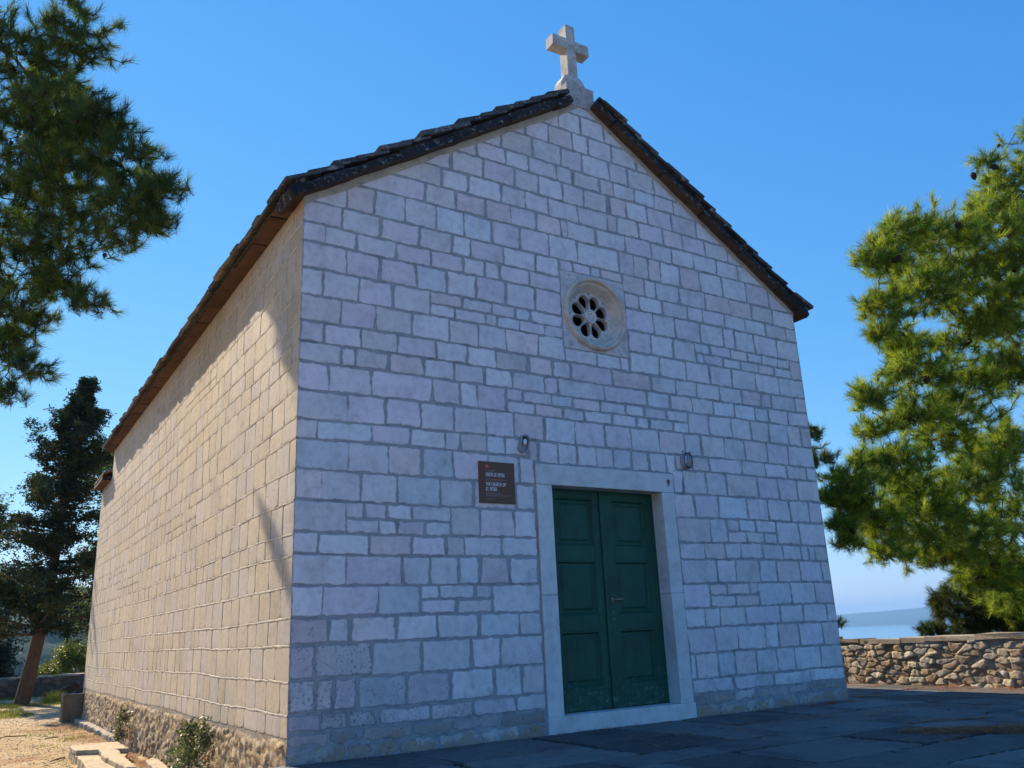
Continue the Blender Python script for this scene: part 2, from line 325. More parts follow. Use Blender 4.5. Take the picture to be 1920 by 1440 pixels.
def clip_poly(poly, a, b, c):
    """keep a*x+b*y<=c"""
    out = []
    for i in range(len(poly)):
        p, q = poly[i], poly[(i+1) % len(poly)]
        dp, dq = a*p[0]+b*p[1]-c, a*q[0]+b*q[1]-c
        if dp <= 0: out.append(p)
        if (dp < 0 < dq) or (dq < 0 < dp):
            t = dp/(dp-dq); out.append((p[0]+t*(q[0]-p[0]), p[1]+t*(q[1]-p[1])))
    return out
def wob(u, v, amp=.01, s=3):
    return amp*2*(float(vnoise(u*.9, v*1.7, s))-.5)
def stone_outline(u0, v0, u1, v1, gu, gv, rng, amp=.006, rad=.018, skew=.012):
    """rounded, slightly uneven outline of one dressed stone"""
    u0 += gu; u1 -= gu; v0 += gv; v1 -= gv
    if u1-u0 < .03 or v1-v0 < .03: return None
    j = lambda: rng.uniform(-skew, skew)
    c = [(u0+j(), v0+j()*.4), (u1+j(), v0+j()*.4), (u1+j(), v1+j()*.4), (u0+j(), v1+j()*.4)]
    pts = []
    for i in range(4):
        p, q, o = c[i], c[(i+1) % 4], c[i-1]
        L = math.dist(p, q); Lo = math.dist(p, o); r = min(rad*rng.uniform(.4, 1.8), L*.3, Lo*.3)
        for t in (0.0, .5):                    # rounded corner
            a = (p[0]+(o[0]-p[0])*r/Lo*(1-t)**2, p[1]+(o[1]-p[1])*r/Lo*(1-t)**2)
            pts.append((a[0]+(q[0]-p[0])*r/L*t*t, a[1]+(q[1]-p[1])*r/L*t*t))
        n = max(2, int(L/.035))
        for k in range(1, n):
            t = r/L+(1-2*r/L)*k/n
            pts.append((p[0]+(q[0]-p[0])*t, p[1]+(q[1]-p[1])*t))
    cu, cv = (u0+u1)/2, (v0+v1)/2; s = rng.randint(0, 9999)
    nx = vnoise([p[0]*22+s for p in pts], [p[1]*22 for p in pts], 1)-.5
    ny = vnoise([p[0]*22 for p in pts], [p[1]*22+s for p in pts], 2)-.5
    return [(p[0]+2*amp*nx[i]+rng.uniform(-.0012, .0012), p[1]+2*amp*ny[i]+rng.uniform(-.0012, .0012)) for i, p in enumerate(pts)]
def add_stone(mb, poly, h, depth, to3, col, flare=.004):
    if poly is None or len(poly) < 3: return
    cu = sum(p[0] for p in poly)/len(poly); cv = sum(p[1] for p in poly)/len(poly)
    n = len(poly); low = []
    for p in poly:
        d = math.hypot(p[0]-cu, p[1]-cv)+1e-6; low.append((p[0]+(p[0]-cu)/d*flare, p[1]+(p[1]-cv)/d*flare))
    mid = [(lambda d: (p[0]+(cu-p[0])*min(.4, .034/d), p[1]+(cv-p[1])*min(.4, .034/d)))(math.hypot(p[0]-cu, p[1]-cv)+1e-6) for p in poly]
    vs_ = [to3(p[0], p[1], h) for p in mid]+[to3(p[0], p[1], h-.0010) for p in poly]+[to3(p[0], p[1], -depth) for p in low]
    fs = [list(range(n))]
    for b in (0, n): fs += [(b+i, b+n+i, b+n+(i+1) % n, b+(i+1) % n) for i in range(n)]
    mb.add(vs_, fs, 0, col, [0.0]*n+[1.0]*n+[1.2]*n)

# ---- facade -------------------------------------------------------
DX0, DX1, DZ1 = 2.53, 4.425, 2.62                      # door surround
RX0, RX1, RZ0, RZ1 = 3.014, 3.928, 3.977, 4.907        # rose window block
def f3(u, v, h): return (u, -h, v+wob(u, v))
def face_col(rng, u, v):
    k = rng.random(); b = rng.uniform(.90, 1.08)
    if k < .50: c = (.67, .65, .68)
    elif k < .72: c = (.67, .615, .67)                # mauve
    elif k < .86: c = (.68, .60, .615)                 # pink
    elif k < .93: c = (.63, .60, .605)                # cream
    else: c = (.63, .65, .70)
    low = max(0, 1-v/1.5)*max(0, 1-u/2.6)
    pit = min(1, low*1.9*rng.uniform(.3, 1.2)) if v < 1.5 else (rng.uniform(.25, .45) if rng.random() < .1 else rng.uniform(0, .12))
    if v < .25:
        b *= rng.uniform(.45, .85); pit = rng.uniform(.25, .8); c = (c[0], c[1]*.97, c[2]*.92)
    elif low > .25: b *= rng.uniform(.72, .9)
    return (c[0]*b, c[1]*b, c[2]*b, pit)
fw = MB(); fm = MB()
def face_stone(u0, v0, u1, v1, gv=.0125, gu=.0125):
    poly = stone_outline(u0, v0, u1, v1, gu if u0 > .01 else 0.0, gv, rng, amp=.0085 if v0 > .2 else .024, rad=.010 if v0 > .2 else .05)
    if poly is None: return
    if u0 <= .01: poly = [(max(p[0], 0.002), p[1]) for p in poly]
    if u1 >= 6.99: poly = [(min(p[0], 6.998), p[1]) for p in poly]
    for a, b, c in ((-SLOPE, 1, HE-.045), (SLOPE, 1, HE+SLOPE*W-.045)): poly = clip_poly(poly, a, b, c) if poly else poly
    add_stone(fw, poly, rng.uniform(-.0005, .002), .0045, f3, face_col(rng, (u0+u1)/2, (v0+v1)/2))
def run(v0, v1, xs, x0, x1):
    e = [x0]+[x for x in xs if x0+.08 < x < x1-.08]+[x1]
    # long gaps nobody recorded get a joint of their own
    out = [e[0]]
    for a, b in zip(e[:-1], e[1:]):
        k = max(1, round((b-a)/.62)) if b-a > .66 else 1
        for i in range(1, k+1): out.append(a+(b-a)*i/k)
    for a, b in zip(out[:-1], out[1:]): face_stone(a, v0, b, v1)
for (v0, v1, xs) in [(-.02, .115, [.5, 1.0, 1.35, 1.8, 2.2, 4.8, 5.2, 5.7, 6.1, 6.6]), (.115, .23, [.35, .62, 1.12, 1.5, 2.0, 4.65, 5.05, 5.4, 5.95, 6.3])]+FROWS:
    segs = [(0.0, W)]
    if v0 < DZ1-.1: segs = [(0.0, DX0-.01), (DX1+.01, W)]
    elif v0 >= RZ0-.2 and v1 <= RZ1+.2 and v1 > RZ0 and v0 < RZ1: segs = [(0.0, RX0-.008), (RX1+.008, W)]
    for d in FDBL:
        if abs(d[0]-v0) < .01:
            ns = []
            for (a, b) in segs:
                if d[3] > a-.05 and d[4] < b+.05:
                    ns += [(a, d[3]), (d[4], b)]
                    run(d[1], d[2], d[5], d[3], d[4]); run(d[0], d[1], d[6], d[3], d[4])
                else: ns.append((a, b))
            segs = [s for s in ns if s[1]-s[0] > .06]
    for (a, b) in segs:
        if v0 > HE: a, b = (v0-HE)/SLOPE-.02, W-(v0-HE)/SLOPE+.02
        if b > a+.05:
            if abs(v0-2.682) < .01:                    # low end stands on the lintel
                run(v0, v1, [x for x in xs if x < 2.25 or x > 4.7], a, 2.45); run(v0, v1, xs, 4.5, b)
                ex = [2.45]+[x for x in xs if 2.5 < x < 4.45]+[4.5]
                for p, q in zip(ex[:-1], ex[1:]): face_stone(p, 2.632, q, v1)
            else: run(v0, v1, xs, a, b)
for (a, b) in ((RX0, RX1),):                           # slips closing over and under the rose block
    run(RZ1+.005, 5.042, [3.2, 3.46, 3.6], a, b); run(3.806, RZ0-.005, [3.08, 3.45, 3.8], a, b)
wallmort = (.32, .335, .365, 0); E_ = .0028
def msheet(x0, x1, z0, z1):
    nx = max(1, int((x1-x0)/.35)); nz = max(1, int((z1-z0)/.3))
    for i in range(nx):
        for k in range(nz):
            xa, xb = x0+(x1-x0)*i/nx, x0+(x1-x0)*(i+1)/nx; za, zb = z0+(z1-z0)*k/nz, z0+(z1-z0)*(k+1)/nz
            t = rng.uniform(.9, 1.1); fm_c = (.205*t, .20*t, .20*t, 0)
            fw.add([(xa, E_, za), (xb, E_, za), (xb, E_, zb), (xa, E_, zb)], [(0, 1, 2, 3)], 1, wallmort)
msheet(0.003, DX0, -.5, DZ1); msheet(DX1, W-.003, -.5, DZ1); msheet(.003, W-.003, DZ1, RZ0); msheet(.003, RX0, RZ0, RZ1); msheet(RX1, W-.003, RZ0, RZ1)
fw.add([(.003, E_, RZ1), (W-.003, E_, RZ1), (W-.003, E_, HE), (W/2, E_, HA), (.003, E_, HE)], [(0, 1, 2, 3, 4)], 1, wallmort)
# pale fillet of mortar bedding the verge slabs
for s in (1, -1):
    n = 26; P = []
    for i in range(n+1):
        t = i/n; x = W/2-s*(W/2)*(1-t); z = HE+(HA-HE)*t
        wd = .05+.035*float(vnoise(i*.9, s*3, 4)); P.append((x, z, wd))
    for i in range(n):
        (x, z, a), (x2, z2, b) = P[i], P[i+1]
        fw.add([(x, -.006, z-a), (x2, -.006, z2-b), (x2, -.006, z2+.03), (x, -.006, z+.03), (x, .006, z-a-.012), (x2, .006, z2-b-.012)],
               [(0, 1, 2, 3), (4, 5, 1, 0)], 1, (.46, .41, .34, 0))
facade = fw.build('facade_wall', [M_FACE, M_MORT], church)

# ---- side wall ----------------------------------------------------
ZB = .198
sw = MB()
def s3(u, v, h): return (-h, u, v+wob(u, v, .016, 11))
zrows = [ZB-.01, .375, .64, .913, 1.128, 1.394, 1.663, 1.851, 2.131, 2.402, 2.682, 2.863, 3.136, 3.407, 3.603, 3.806, 4.063, 4.332, 4.608, 4.805, 5.07]
def side_col(rng):
    k = rng.random(); b = rng.uniform(.94, 1.06)
    c = (.50, .415, .315) if k < .5 else ((.475, .405, .345) if k < .8 else (.495, .40, .285))
    return (c[0]*b, c[1]*b, c[2]*b, rng.uniform(.2, .7))
def rib(mb, P, wd, hh, col):
    """raised strip of pointing mortar along points (u,v)"""
    n = len(P); vs_ = []
    for i, (u, v) in enumerate(P):
        a = wd*(.7+.9*float(vnoise(u*9, v*9, 21))); h = hh*(.15+1.2*float(vnoise(u*7+3, v*7, 22)))
        o = .010*(float(vnoise(u*13, v*11, 23))-.5); i2 = min(i+1, n-1); i0 = max(i-1, 0)
        du, dv = P[i2][0]-P[i0][0], P[i2][1]-P[i0][1]; L = math.hypot(du, dv)+1e-9; nu, nv = -dv/L, du/L
        for t, k in ((-a, -.004), (-a*.45, h*.8), (a*.45, h), (a, -.004)): vs_.append(s3(u+nu*(t+o), v+nv*(t+o), k))
    fs = [(i*4+k, i*4+4+k, i*4+5+k, i*4+1+k) for i in range(n-1) for k in range(3)]
    mb.add(vs_, fs, 2, col)
def side_run(v0, v1, a, b, lo=.24, hi=.44):
    u = a; first = True
    while u < b-.05:
        L = rng.uniform(lo, hi) if not first else rng.uniform(.16, hi); first = False
        e = u+L if u+L < b-.15 else b
        poly = stone_outline(u, v0, e, v1, .0035 if u > .01 else 0, .007, rng, amp=.004, rad=.03, skew=.008)
        if poly:
            if u <= .01: poly = [(max(p[0], .002), p[1]) for p in poly]
            add_stone(sw, poly, rng.uniform(-.0008, .0015), .005, s3, side_col(rng), .003)
        if e < b and rng.random() < .35:
            k = 8; rib(sw, [(e+.003, v0+(v1-v0)*i/k) for i in range(k+1)], .008, .003, (.43, .375, .30, 0))
        u = e
for r in range(len(zrows)-1):
    v0, v1 = zrows[r], zrows[r+1]; end = LB
    if v0 > 4.5: end = LN
    elif v1 > 4.5: end = LN
    u = 0
    # now and then a stretch of two thin courses
    while u < end-.2:
        L = min(rng.uniform(1.6, 4.2), end-u); L = end-u if end-u-L < .6 else L
        if v1-v0 > .24 and rng.random() < .22 and L < 2.6:
            m = v0+(v1-v0)*rng.uniform(.42, .58); side_run(v0, m, u, u+L, .22, .4); side_run(m, v1, u, u+L, .22, .4)
            rib(sw, [(u+L*i/24, m) for i in range(25)], .008, .005, (.50, .44, .36, 0))
        else: side_run(v0, v1, u, u+L)
        u += L
    if r:
        n = int(end/.045); rib(sw, [(.012+(end-.012)*i/n, v0) for i in range(n+1)], .0090, .0040, (.56, .485, .385, 0))
sm = (.30, .25, .195, 0)
for (a, b, z0, z1) in ((0.004, LN, -.6, 5.08), (LN, LB, -.6, 4.5)):
    sw.add([(.0038, a, z0), (.0038, b, z0), (.0038, b, z1), (.0038, a, z1)], [(0, 1, 2, 3)], 1, sm)
side = sw.build('side_wall', [M_SIDE, M_MORT, M_MORT], church)

# ---- the walls on the far sides --------------------------------------
rw = MB(); cw = (.42, .37, .31, .2)
rw.add([(W, .006, -.5), (W, LN, -.5), (W, LN, HE+.02), (W, .006, HE+.02)], [(0, 1, 2, 3)], 0, cw)
rw.add([(0.01, LN, -.5), (0.01, LN, HE), (W/2, LN, HA), (W, LN, HE), (W, LN, -.5)], [(0, 1, 2, 3, 4)], 0, cw)
rw.add([(0.01, LB, -.6), (0.01, LB, 4.5), (1.8, LB, 5.3), (3.6, LB, 4.5), (3.6, LB, -.6)], [(0, 1, 2, 3, 4)], 0, cw)
rw.add([(3.6, LN, -.6), (3.6, LB, -.6), (3.6, LB, 4.5), (3.6, LN, 4.5)], [(0, 1, 2, 3)], 0, cw)
rw.build('rear_wall', M_SIDE, church)

# ---- rubble footing of the side wall ----------------------------------
def rubble_sheet(name, nu, nv, to3, cu, cv, ulen, vlen, amp, cols, mort, parent=None, seed=0, mat=None, edge_fade=None, thr=.10):
    U, V = np.meshgrid(np.linspace(0, ulen, nu), np.linspace(0, vlen, nv), indexing='ij')
    wx = U/cu+.35*(fbm(U*3, V*3, seed+40)-.5)*2; wy = V/cv+.35*(fbm(U*3+9, V*3, seed+41)-.5)*2
    f1, f2, cid = worley(wx, wy, seed); e = np.clip((f2-f1-.015)/.13, 0, 1)
    body = e**.6; c2 = hash2((cid*1e5).astype(int), (cid*777).astype(int), 3)
    H = amp*(body*(.45+.75*c2)+.55*(fbm(U*10, V*10, seed+7)-.5)+.30*(fbm(U*31, V*31, seed+8)-.5)+body*((U/cu)*(cid-.5)*.5+(V/cv)*(c2-.5)*.25-.0) % .35)
    if edge_fade is not None: H = H*edge_fade(U, V)
    P = to3(U, V, H)
    cols = np.array(cols); ci = (cid*len(cols)*.999).astype(int); C = cols[ci]*(.72+.56*c2[..., None])
    me = (f2-f1) < thr; C = np.where(me[..., None], np.array(mort), C)
    C = np.concatenate([C, .2+.5*c2[..., None]], -1)
    return grid_obj(name, P, mat or M_RUB, parent, C)
RUBC = [(.38, .265, .145), (.42, .32, .20), (.34, .24, .14), (.44, .33, .19), (.37, .29, .21), (.30, .22, .14)]
def foot3(U, V, H):
    z = -.62+V; top = np.clip((z-(ZB-.07))/.05, 0, 1)
    x = .02-H*(1-top*.8)-.02*(1-V/.82)
    return np.stack([x, U, z+.012*np.sin(U*5)*(z > 0)], -1)
foot = rubble_sheet('rubble_footing', 560, 42, foot3, .13, .085, LB, .835, .032, RUBC, (.42, .31, .19), church, 3)

# ---- roof -----------------------------------------------------------
def slope_M(side):
    """local (s up the slope from the eave, y, n outward) -> world, for the side 'l' or 'r'"""
    L = math.hypot(W/2, HA-HE); ux, uz = (W/2)/L, (HA-HE)/L; k = 1 if side == 'l' else -1; x0 = 0 if side == 'l' else W
    def f(s, y, n): return (x0+k*(ux*s-uz*n), y, HE+uz*s+ux*n)
    return f, L
OV = .17
for side in ('l', 'r'):
    f, SL = slope_M(side)
    # stone tiles in overlapping courses
    rb = MB(); s = -OV-.02; r = 0; nrow = 15; pitch = (SL+OV)/nrow
    while r < nrow:
        y = -.15+rng.uniform(-.02, .02)
        while y < LN+.12:
            wd = rng.uniform(.24, .40); e = min(y+wd, LN+.14); lift = .105+rng.uniform(0, .03); th = rng.uniform(.024, .055)
            s0 = s+rng.uniform(-.03, .03) if r else s+.02+rng.uniform(-.008, .008); s1 = min(s+pitch*1.35, SL-(.245 if side == 'l' else .14) if y < .43 else 9)
            if s1 < s0+.06: y = e; continue
            a = [(s0, y, lift+.042), (s0, e-.012, lift+.042+rng.uniform(-.01, .012)), (s1, e-.012, lift), (s1, y, lift)]
            b = [(q[0], q[1], q[2]+th) for q in a]
            b = [(q[0]+rng.uniform(-.012, .012), q[1]+rng.uniform(-.008, .008), q[2]) for q in b]
            t = rng.uniform(.6, 1.4); c = (.075*t, .078*t, .085*t, 0) if y < .3 else (.16*t, .135*t, .115*t, 0)
            rb.add([f(*q) for q in a+b], [(3, 2, 1, 0), (4, 5, 6, 7), (0, 1, 5, 4), (1, 2, 6, 5), (2, 3, 7, 6), (3, 0, 4, 7)], 0, c)
            y = e
        s += pitch; r += 1
    rb.add([f(-OV, .46, .098), f(SL, .46, .098), f(SL, LN+.1, .098), f(-OV, LN+.1, .098)], [(0, 1, 2, 3)], 0, (.1, .1, .1, 0))
    rb.build('roof_tiles', M_TILE, church)
    # verge slabs along the gable
    s = -OV; first = True
    SE = SL-(.235 if side == 'l' else .13)
    while s < SE-.05:
        L = rng.uniform(.62, .92); e = min(s+L, SE)
        if SE-e < .3: e = SE
        vb = MB(); y0 = -.135+rng.uniform(-.015, .012); th = .10+rng.uniform(-.01, .015)
        nseg = 5; t = rng.uniform(.75, 1.2); c = (t, t*rng.uniform(.9, 1.05), t*rng.uniform(.85, 1.05), 0)
        prof = [(y0, .004+rng.uniform(0, .012)), (y0+rng.uniform(-.01, .006), th*.55), (y0+.012, th), (.30, th), (.30, .004)]
        vs_ = []
        for i in range(nseg+1):
            ss = s+.006+(e-s-.012)*i/nseg
            for q, (yy, nn) in enumerate(prof): vs_.append(f(ss, yy+(rng.uniform(-.008, .008) if q < 3 else 0), nn+(rng.uniform(-.006, .006) if q < 3 else 0)))
        m = len(prof); fs = [(i*m+k, i*m+(k+1) % m, (i+1)*m+(k+1) % m, (i+1)*m+k) for i in range(nseg) for k in range(m)]
        fs += [list(range(m))[::-1], [nseg*m+k for k in range(m)]]
        vb.add(vs_, fs, 0, c); vb.build('verge_slab', M_SLAB, church); s = e
    # eave slabs along the side wall
    k = 1 if side == 'l' else -1; x0 = 0 if side == 'l' else W; y = -.13
    while y < LN+.1:
        L = rng.uniform(.42, .72) if y > -.1 else .16; e = min(y+L, LN+.12)
        if LN+.12-e < .2: e = LN+.12
        eb = MB(); xo = x0-k*(OV+rng.uniform(-.012, .015)); xi = x0+k*.35 if y > .02 else x0-k*.004; z = HE-.012+rng.uniform(-.006, .006); th = .085
        t = rng.uniform(.8, 1.25); c = (t*1.1, t*.95, t*.9, 0); a, b = min(xo, xi), max(xo, xi)
        g = .008
        sl = SLOPE*k
        pz = lambda x: z+sl*(x-xo)*.12
        vs_ = [(xo, y+g, z), (xi, y+g, pz(xi)), (xi, e-g, pz(xi)), (xo, e-g, z+rng.uniform(-.008, .008)), (xo+k*.012, y+g, z+th), (xi, y+g, pz(xi)+th+.1), (xi, e-g, pz(xi)+th+.1), (xo+k*.012, e-g, z+th)]
        if y > .34 or True:
            eb.add(vs_, [(3, 2, 1, 0), (4, 5, 6, 7), (0, 1, 5, 4), (1, 2, 6, 5), (2, 3, 7, 6), (3, 0, 4, 7)], 0, c)
            if y < -.1:
                for q in range(8): pass
            eb.build('eave_slab', M_SLAB, church, bevel=.006)
        y = e
# ridge course
rb = MB(); y = .42
while y < LN+.1:
    e = min(y+rng.uniform(.35, .5), LN+.14); t = rng.uniform(.7, 1.3); zz = HA+.12
    rb.prism([(W/2-.17, zz-.02), (W/2-.03, zz+.085), (W/2+.03, zz+.085), (W/2+.17, zz-.02), (W/2+.13, zz-.06), (W/2-.13, zz-.06)], y, e-.008, 0, (.15*t, .13*t, .12*t, 0)); y = e
rb.build('ridge_tiles', M_TILE, church)
# lower roof at the far end
lb = MB(); k = 0
for r in range(7):
    for (sx, x0) in ((1, -OV), (-1, 3.6+OV)):
        y = LN+.02
        while y < LB+.12:
            e = min(y+rng.uniform(.25, .4), LB+.13); t = rng.uniform(.6, 1.3); xa = x0+sx*r*.28; xb = x0+sx*(r+1.35)*.28; za = 4.53+r*.28*.45; zb = 4.53+(r+1.2)*.28*.45
            vs_ = [(xa, y, za+.03), (xa, e-.01, za+.03), (xb, e-.01, zb), (xb, y, zb)]; vs_ += [(q[0], q[1], q[2]+.035) for q in vs_]
            lb.add(vs_, [(3, 2, 1, 0), (4, 5, 6, 7), (0, 1, 5, 4), (1, 2, 6, 5), (2, 3, 7, 6), (3, 0, 4, 7)], 0, (.20*t, .125*t, .085*t, 0)); y = e
lb.build('lower_roof', M_TILE, church)
y = LN+.12+.02
while y < LB+.1:
    e = min(y+rng.uniform(.4, .6), LB+.12); eb = MB(); t = rng.uniform(.9, 1.2)
    eb.box(-OV, .3, y+.006, e-.006, 4.45, 4.53, 0, (t*1.1, t*.9, t*.85, 0), jit=.006, rng=rng); eb.build('eave_slab', M_SLAB, church, bevel=.006); y = e

# ---- cross ------------------------------------------------------------
cb = MB(); cc = (.52, .49, .46, .45); X = 3.49; hw = .07; y0, y1 = .10, .26
ts = lambda z: hw+(8.52-z)*.006
sil = [(X-.20, 7.515), (X-.20, 7.60), (X-.135, 7.72), (X-ts(7.72), 7.745), (X-hw, 8.145), (X-.285, 8.14), (X-.285, 8.30), (X-hw, 8.30), (X-hw, 8.52),
       (X+hw, 8.52), (X+hw, 8.30), (X+.285, 8.30), (X+.285, 8.14), (X+hw, 8.145), (X+ts(7.72), 7.745), (X+.135, 7.72), (X+.20, 7.60), (X+.20, 7.515)]
cb.prism(sil, y0, y1, 0, cc)
cb.box(X-.205, X+.205, -.022, .44, 7.21, 7.52, 0, (.42, .39, .38, .5), jit=.006, rng=rng)
cb.prism([(y0-.04, 7.515), (y0-.04, 7.60), (y0+.003, 7.75), (y1-.003, 7.75), (y1+.05, 7.60), (y1+.05, 7.515)], X-.10, X+.10, 0, cc, 'x')
cross = cb.build('stone_cross', M_CROSS, church, bevel=.006)

# ---- rose window ---------------------------------------------------------
rose = bpy.data.objects.new('rose_window', None); COL.objects.link(rose); rose.parent = church; rose.location = (3.471, 0, 4.442)
CXr, CZr = 3.471, 4.442
# block with a round moulding turned into it
K = 96; mb = MB(); rc = (.56, .50, .44, .35); hb = .4625; hz = .469
prof = [(.452, -.004), (.449, -.030), (.438, -.046), (.420, -.052), (.402, -.044), (.394, -.024), (.390, -.012), (.372, -.006), (.355, .012), (.335, .040), (.318, .065), (.303, .080), (.296, .084), (.290, .098)]
ring = lambda rr, yy: [(rr*math.cos(2*math.pi*i/K), yy, rr*math.sin(2*math.pi*i/K)) for i in range(K)]
vs_ = []
for rr, yy in prof: vs_ += [(x*(1+.008*math.sin(9*i+rr*50)*0), y, z) for i, (x, y, z) in enumerate(ring(rr, yy))]
fs = [(j*K+i, (j+1)*K+i, (j+1)*K+(i+1) % K, j*K+(i+1) % K) for j in range(len(prof)-1) for i in range(K)]
mb.add(vs_, fs, 0, rc)
# face of the block from the ring out to its square edge
sq = []
for i in range(K):
    a = 2*math.pi*i/K; c, s = math.cos(a), math.sin(a); t = min(hb/abs(c) if abs(c) > 1e-6 else 9, hz/abs(s) if abs(s) > 1e-6 else 9); sq.append((c*t, s*t))
vs_ = [(x, -.004, z) for (x, _, z) in ring(.452, 0)]+[(x, -.004, z) for x, z in sq]+[(x*1.004, .02, z*1.004) for x, z in sq]
fs = [(i, (i+1) % K, K+(i+1) % K, K+i) for i in range(K)]+[(K+i, K+(i+1) % K, 2*K+(i+1) % K, 2*K+i) for i in range(K)]
mb.add(vs_, fs, 0, (.56, .55, .56, .55))
mb.build('window_surround', M_ROSE, rose)
# tracery: a disc pierced by eight petals
tb = MB(); tcol = (.58, .57, .57, .2); RO = .292; YF = .084; DEP = .065; S = 40
def petal(t):
    """outline of a petal pointing along +r: narrow near the hub, round outside; t in 0..1"""
    r_in, r_c, rad = .094, .197, .0735
    if t < .5:                        # round outer end
        a = -math.pi*.56+(t/.5)*math.pi*1.12; return (r_c+rad*math.cos(a), rad*math.sin(a))
    u = (t-.5)/.5; a = math.pi*.56; p0 = (r_c+rad*math.cos(a), rad*math.sin(a)); p3 = (p0[0], -p0[1]); w = .0245
    if u < .42: q = u/.42; return (p0[0]+(r_in-p0[0])*q, p0[1]+(w-p0[1])*q)
    if u < .58: q = (u-.42)/.16; return (r_in-.004*math.sin(q*math.pi), w-2*w*q)
    q = (u-.58)/.42; return (r_in+(p3[0]-r_in)*q, -w+(p3[1]+w)*q)
half = math.pi/8
for k in range(8):
    th = 2*math.pi*k/8+math.pi/8
    rot = lambda r, s: (r*math.cos(th)-s*math.sin(th), r*math.sin(th)+s*math.cos(th))
    inn, out, rimm = [], [], []
    for i in range(S):
        r, s = petal(i/S); inn.append((r, s)); cx_ = .165; a = math.atan2(s, r-cx_); d = (math.cos(a), math.sin(a)); best = 9
        for sg in (1, -1):             # where the ray from the petal leaves its sector
            nx, ny = -math.sin(half*sg)*sg, math.cos(half*sg)*sg; den = d[0]*nx+d[1]*ny
            if den > 1e-6: best = min(best, (-cx_*nx)/den)
        b_ = cx_*d[0]; best = min(best, -b_+math.sqrt(max(0, b_*b_-cx_*cx_+RO*RO)))
        out.append((cx_+d[0]*best, d[1]*best))
        rimm.append((r+(out[-1][0]-r)*min(.5, .013/max(.005, math.hypot(out[-1][0]-r, out[-1][1]-s))), s+(out[-1][1]-s)*min(.5, .013/max(.005, math.hypot(out[-1][0]-r, out[-1][1]-s)))))
    L3 = lambda P, y: [(lambda q: (q[0], y, q[1]))(rot(*p)) for p in P]
    vs_ = L3(inn, YF+DEP)+L3(inn, YF+.006)+L3(rimm, YF-.004)+L3([(r*.55+o[0]*.45, s*.55+o[1]*.45) for (r, s), o in zip(rimm, out)], YF+.004)+L3(out, YF+.004)
    fs = [(b*S+i, b*S+(i+1) % S, (b+1)*S+(i+1) % S, (b+1)*S+i) for b in range(4) for i in range(S)]
    tb.add(vs_, fs, 0, tcol)
hubp = [(.088, YF+.006), (.086, YF-.014), (.078, YF-.022), (.068, YF-.018), (.060, YF-.008), (.050, YF-.010), (.042, YF-.012), (.036, YF-.004), (.034, YF+.03)]
vs_ = []
for rr, yy in hubp: vs_ += ring(rr, yy)
tb.add(vs_, [(j*K+i, (j+1)*K+i, (j+1)*K+(i+1) % K, j*K+(i+1) % K) for j in range(len(hubp)-1) for i in range(K)], 0, tcol)
tb.build('tracery', M_ROSE, rose)
db = MB(); db.box(-.33, .33, YF+DEP+.12, YF+DEP+.14, -.33, .33); db.build('unlit_interior_sheet', M_DARK, rose)  # black sheet behind the petals, stands in for the unlit church interior
db = MB(); vs_ = ring(.30, YF+.02)+ring(.30, YF+DEP+.13)
db.add(vs_, [(i, (i+1) % K, K+(i+1) % K, K+i) for i in range(K)], 0, (.05, .05, .05, 0)); db.build('window_reveal', M_ROSE, rose)  # reveal coloured near black: shade inside the opening put into its colour

# ---- doorway ----------------------------------------------------------------
frame = bpy.data.objects.new('door_surround', None); COL.objects.link(frame); frame.parent = church; frame.location = (3.48, 0, 0)
mc = lambda: (lambda t: (.60*t, .61*t, .62*t, 0))(rng.uniform(.95, 1.04))
YD = .16; IX0, IX1, IZ0, IZ1 = 2.72, 4.24, .148, 2.405
def part(name, x0, x1, y0, y1, z0, z1, mat, parent, col, bevel=.005):
    b = MB(); o = parent.location; b.box(x0-o.x, x1-o.x, y0-o.y, y1-o.y, z0-o.z, z1-o.z, 0, col); return b.build(name, mat, parent, bevel=bevel)
part('lintel', DX0, DX1, -.022, YD+.1, IZ1, DZ1, M_MARB, frame, mc())
for (a, b) in ((DX0+.004, IX0), (IX1, DX1-.004)):
    part('jamb', a, b, -.02, YD+.1, IZ0+.001, 1.287, M_MARB, frame, mc()); part('jamb', a, b, -.0185, YD+.1, 1.2895, IZ1-.0015, M_MARB, frame, mc())
part('threshold', DX0-.005, DX1+.008, -.035, YD+.1, -.12, IZ0, M_MARB, frame, mc())
# rust runs from an old iron fixing on the lintel
b = MB()
b.tube([(4.345-3.48, -.021, 2.535), (4.345-3.48, -.045, 2.532)], .008, 8); b.build('iron_stub', plain_mat('rusty_iron', (.16, .06, .025), .8, .3, .6, 40), frame)
b = MB(); q = [(math.cos(t*.52)*.022*(1+.3*math.sin(3*t)), math.sin(t*.52)*.03-(.03 if 7 < t < 11 else 0)) for t in range(12)]
b.prism([(4.345-3.48+u, 2.53+v) for u, v in q], -.0232, -.0215); b.build('rust_stain', plain_mat('rust_run', (.30, .19, .13), .9, 0, .7, 30), frame)

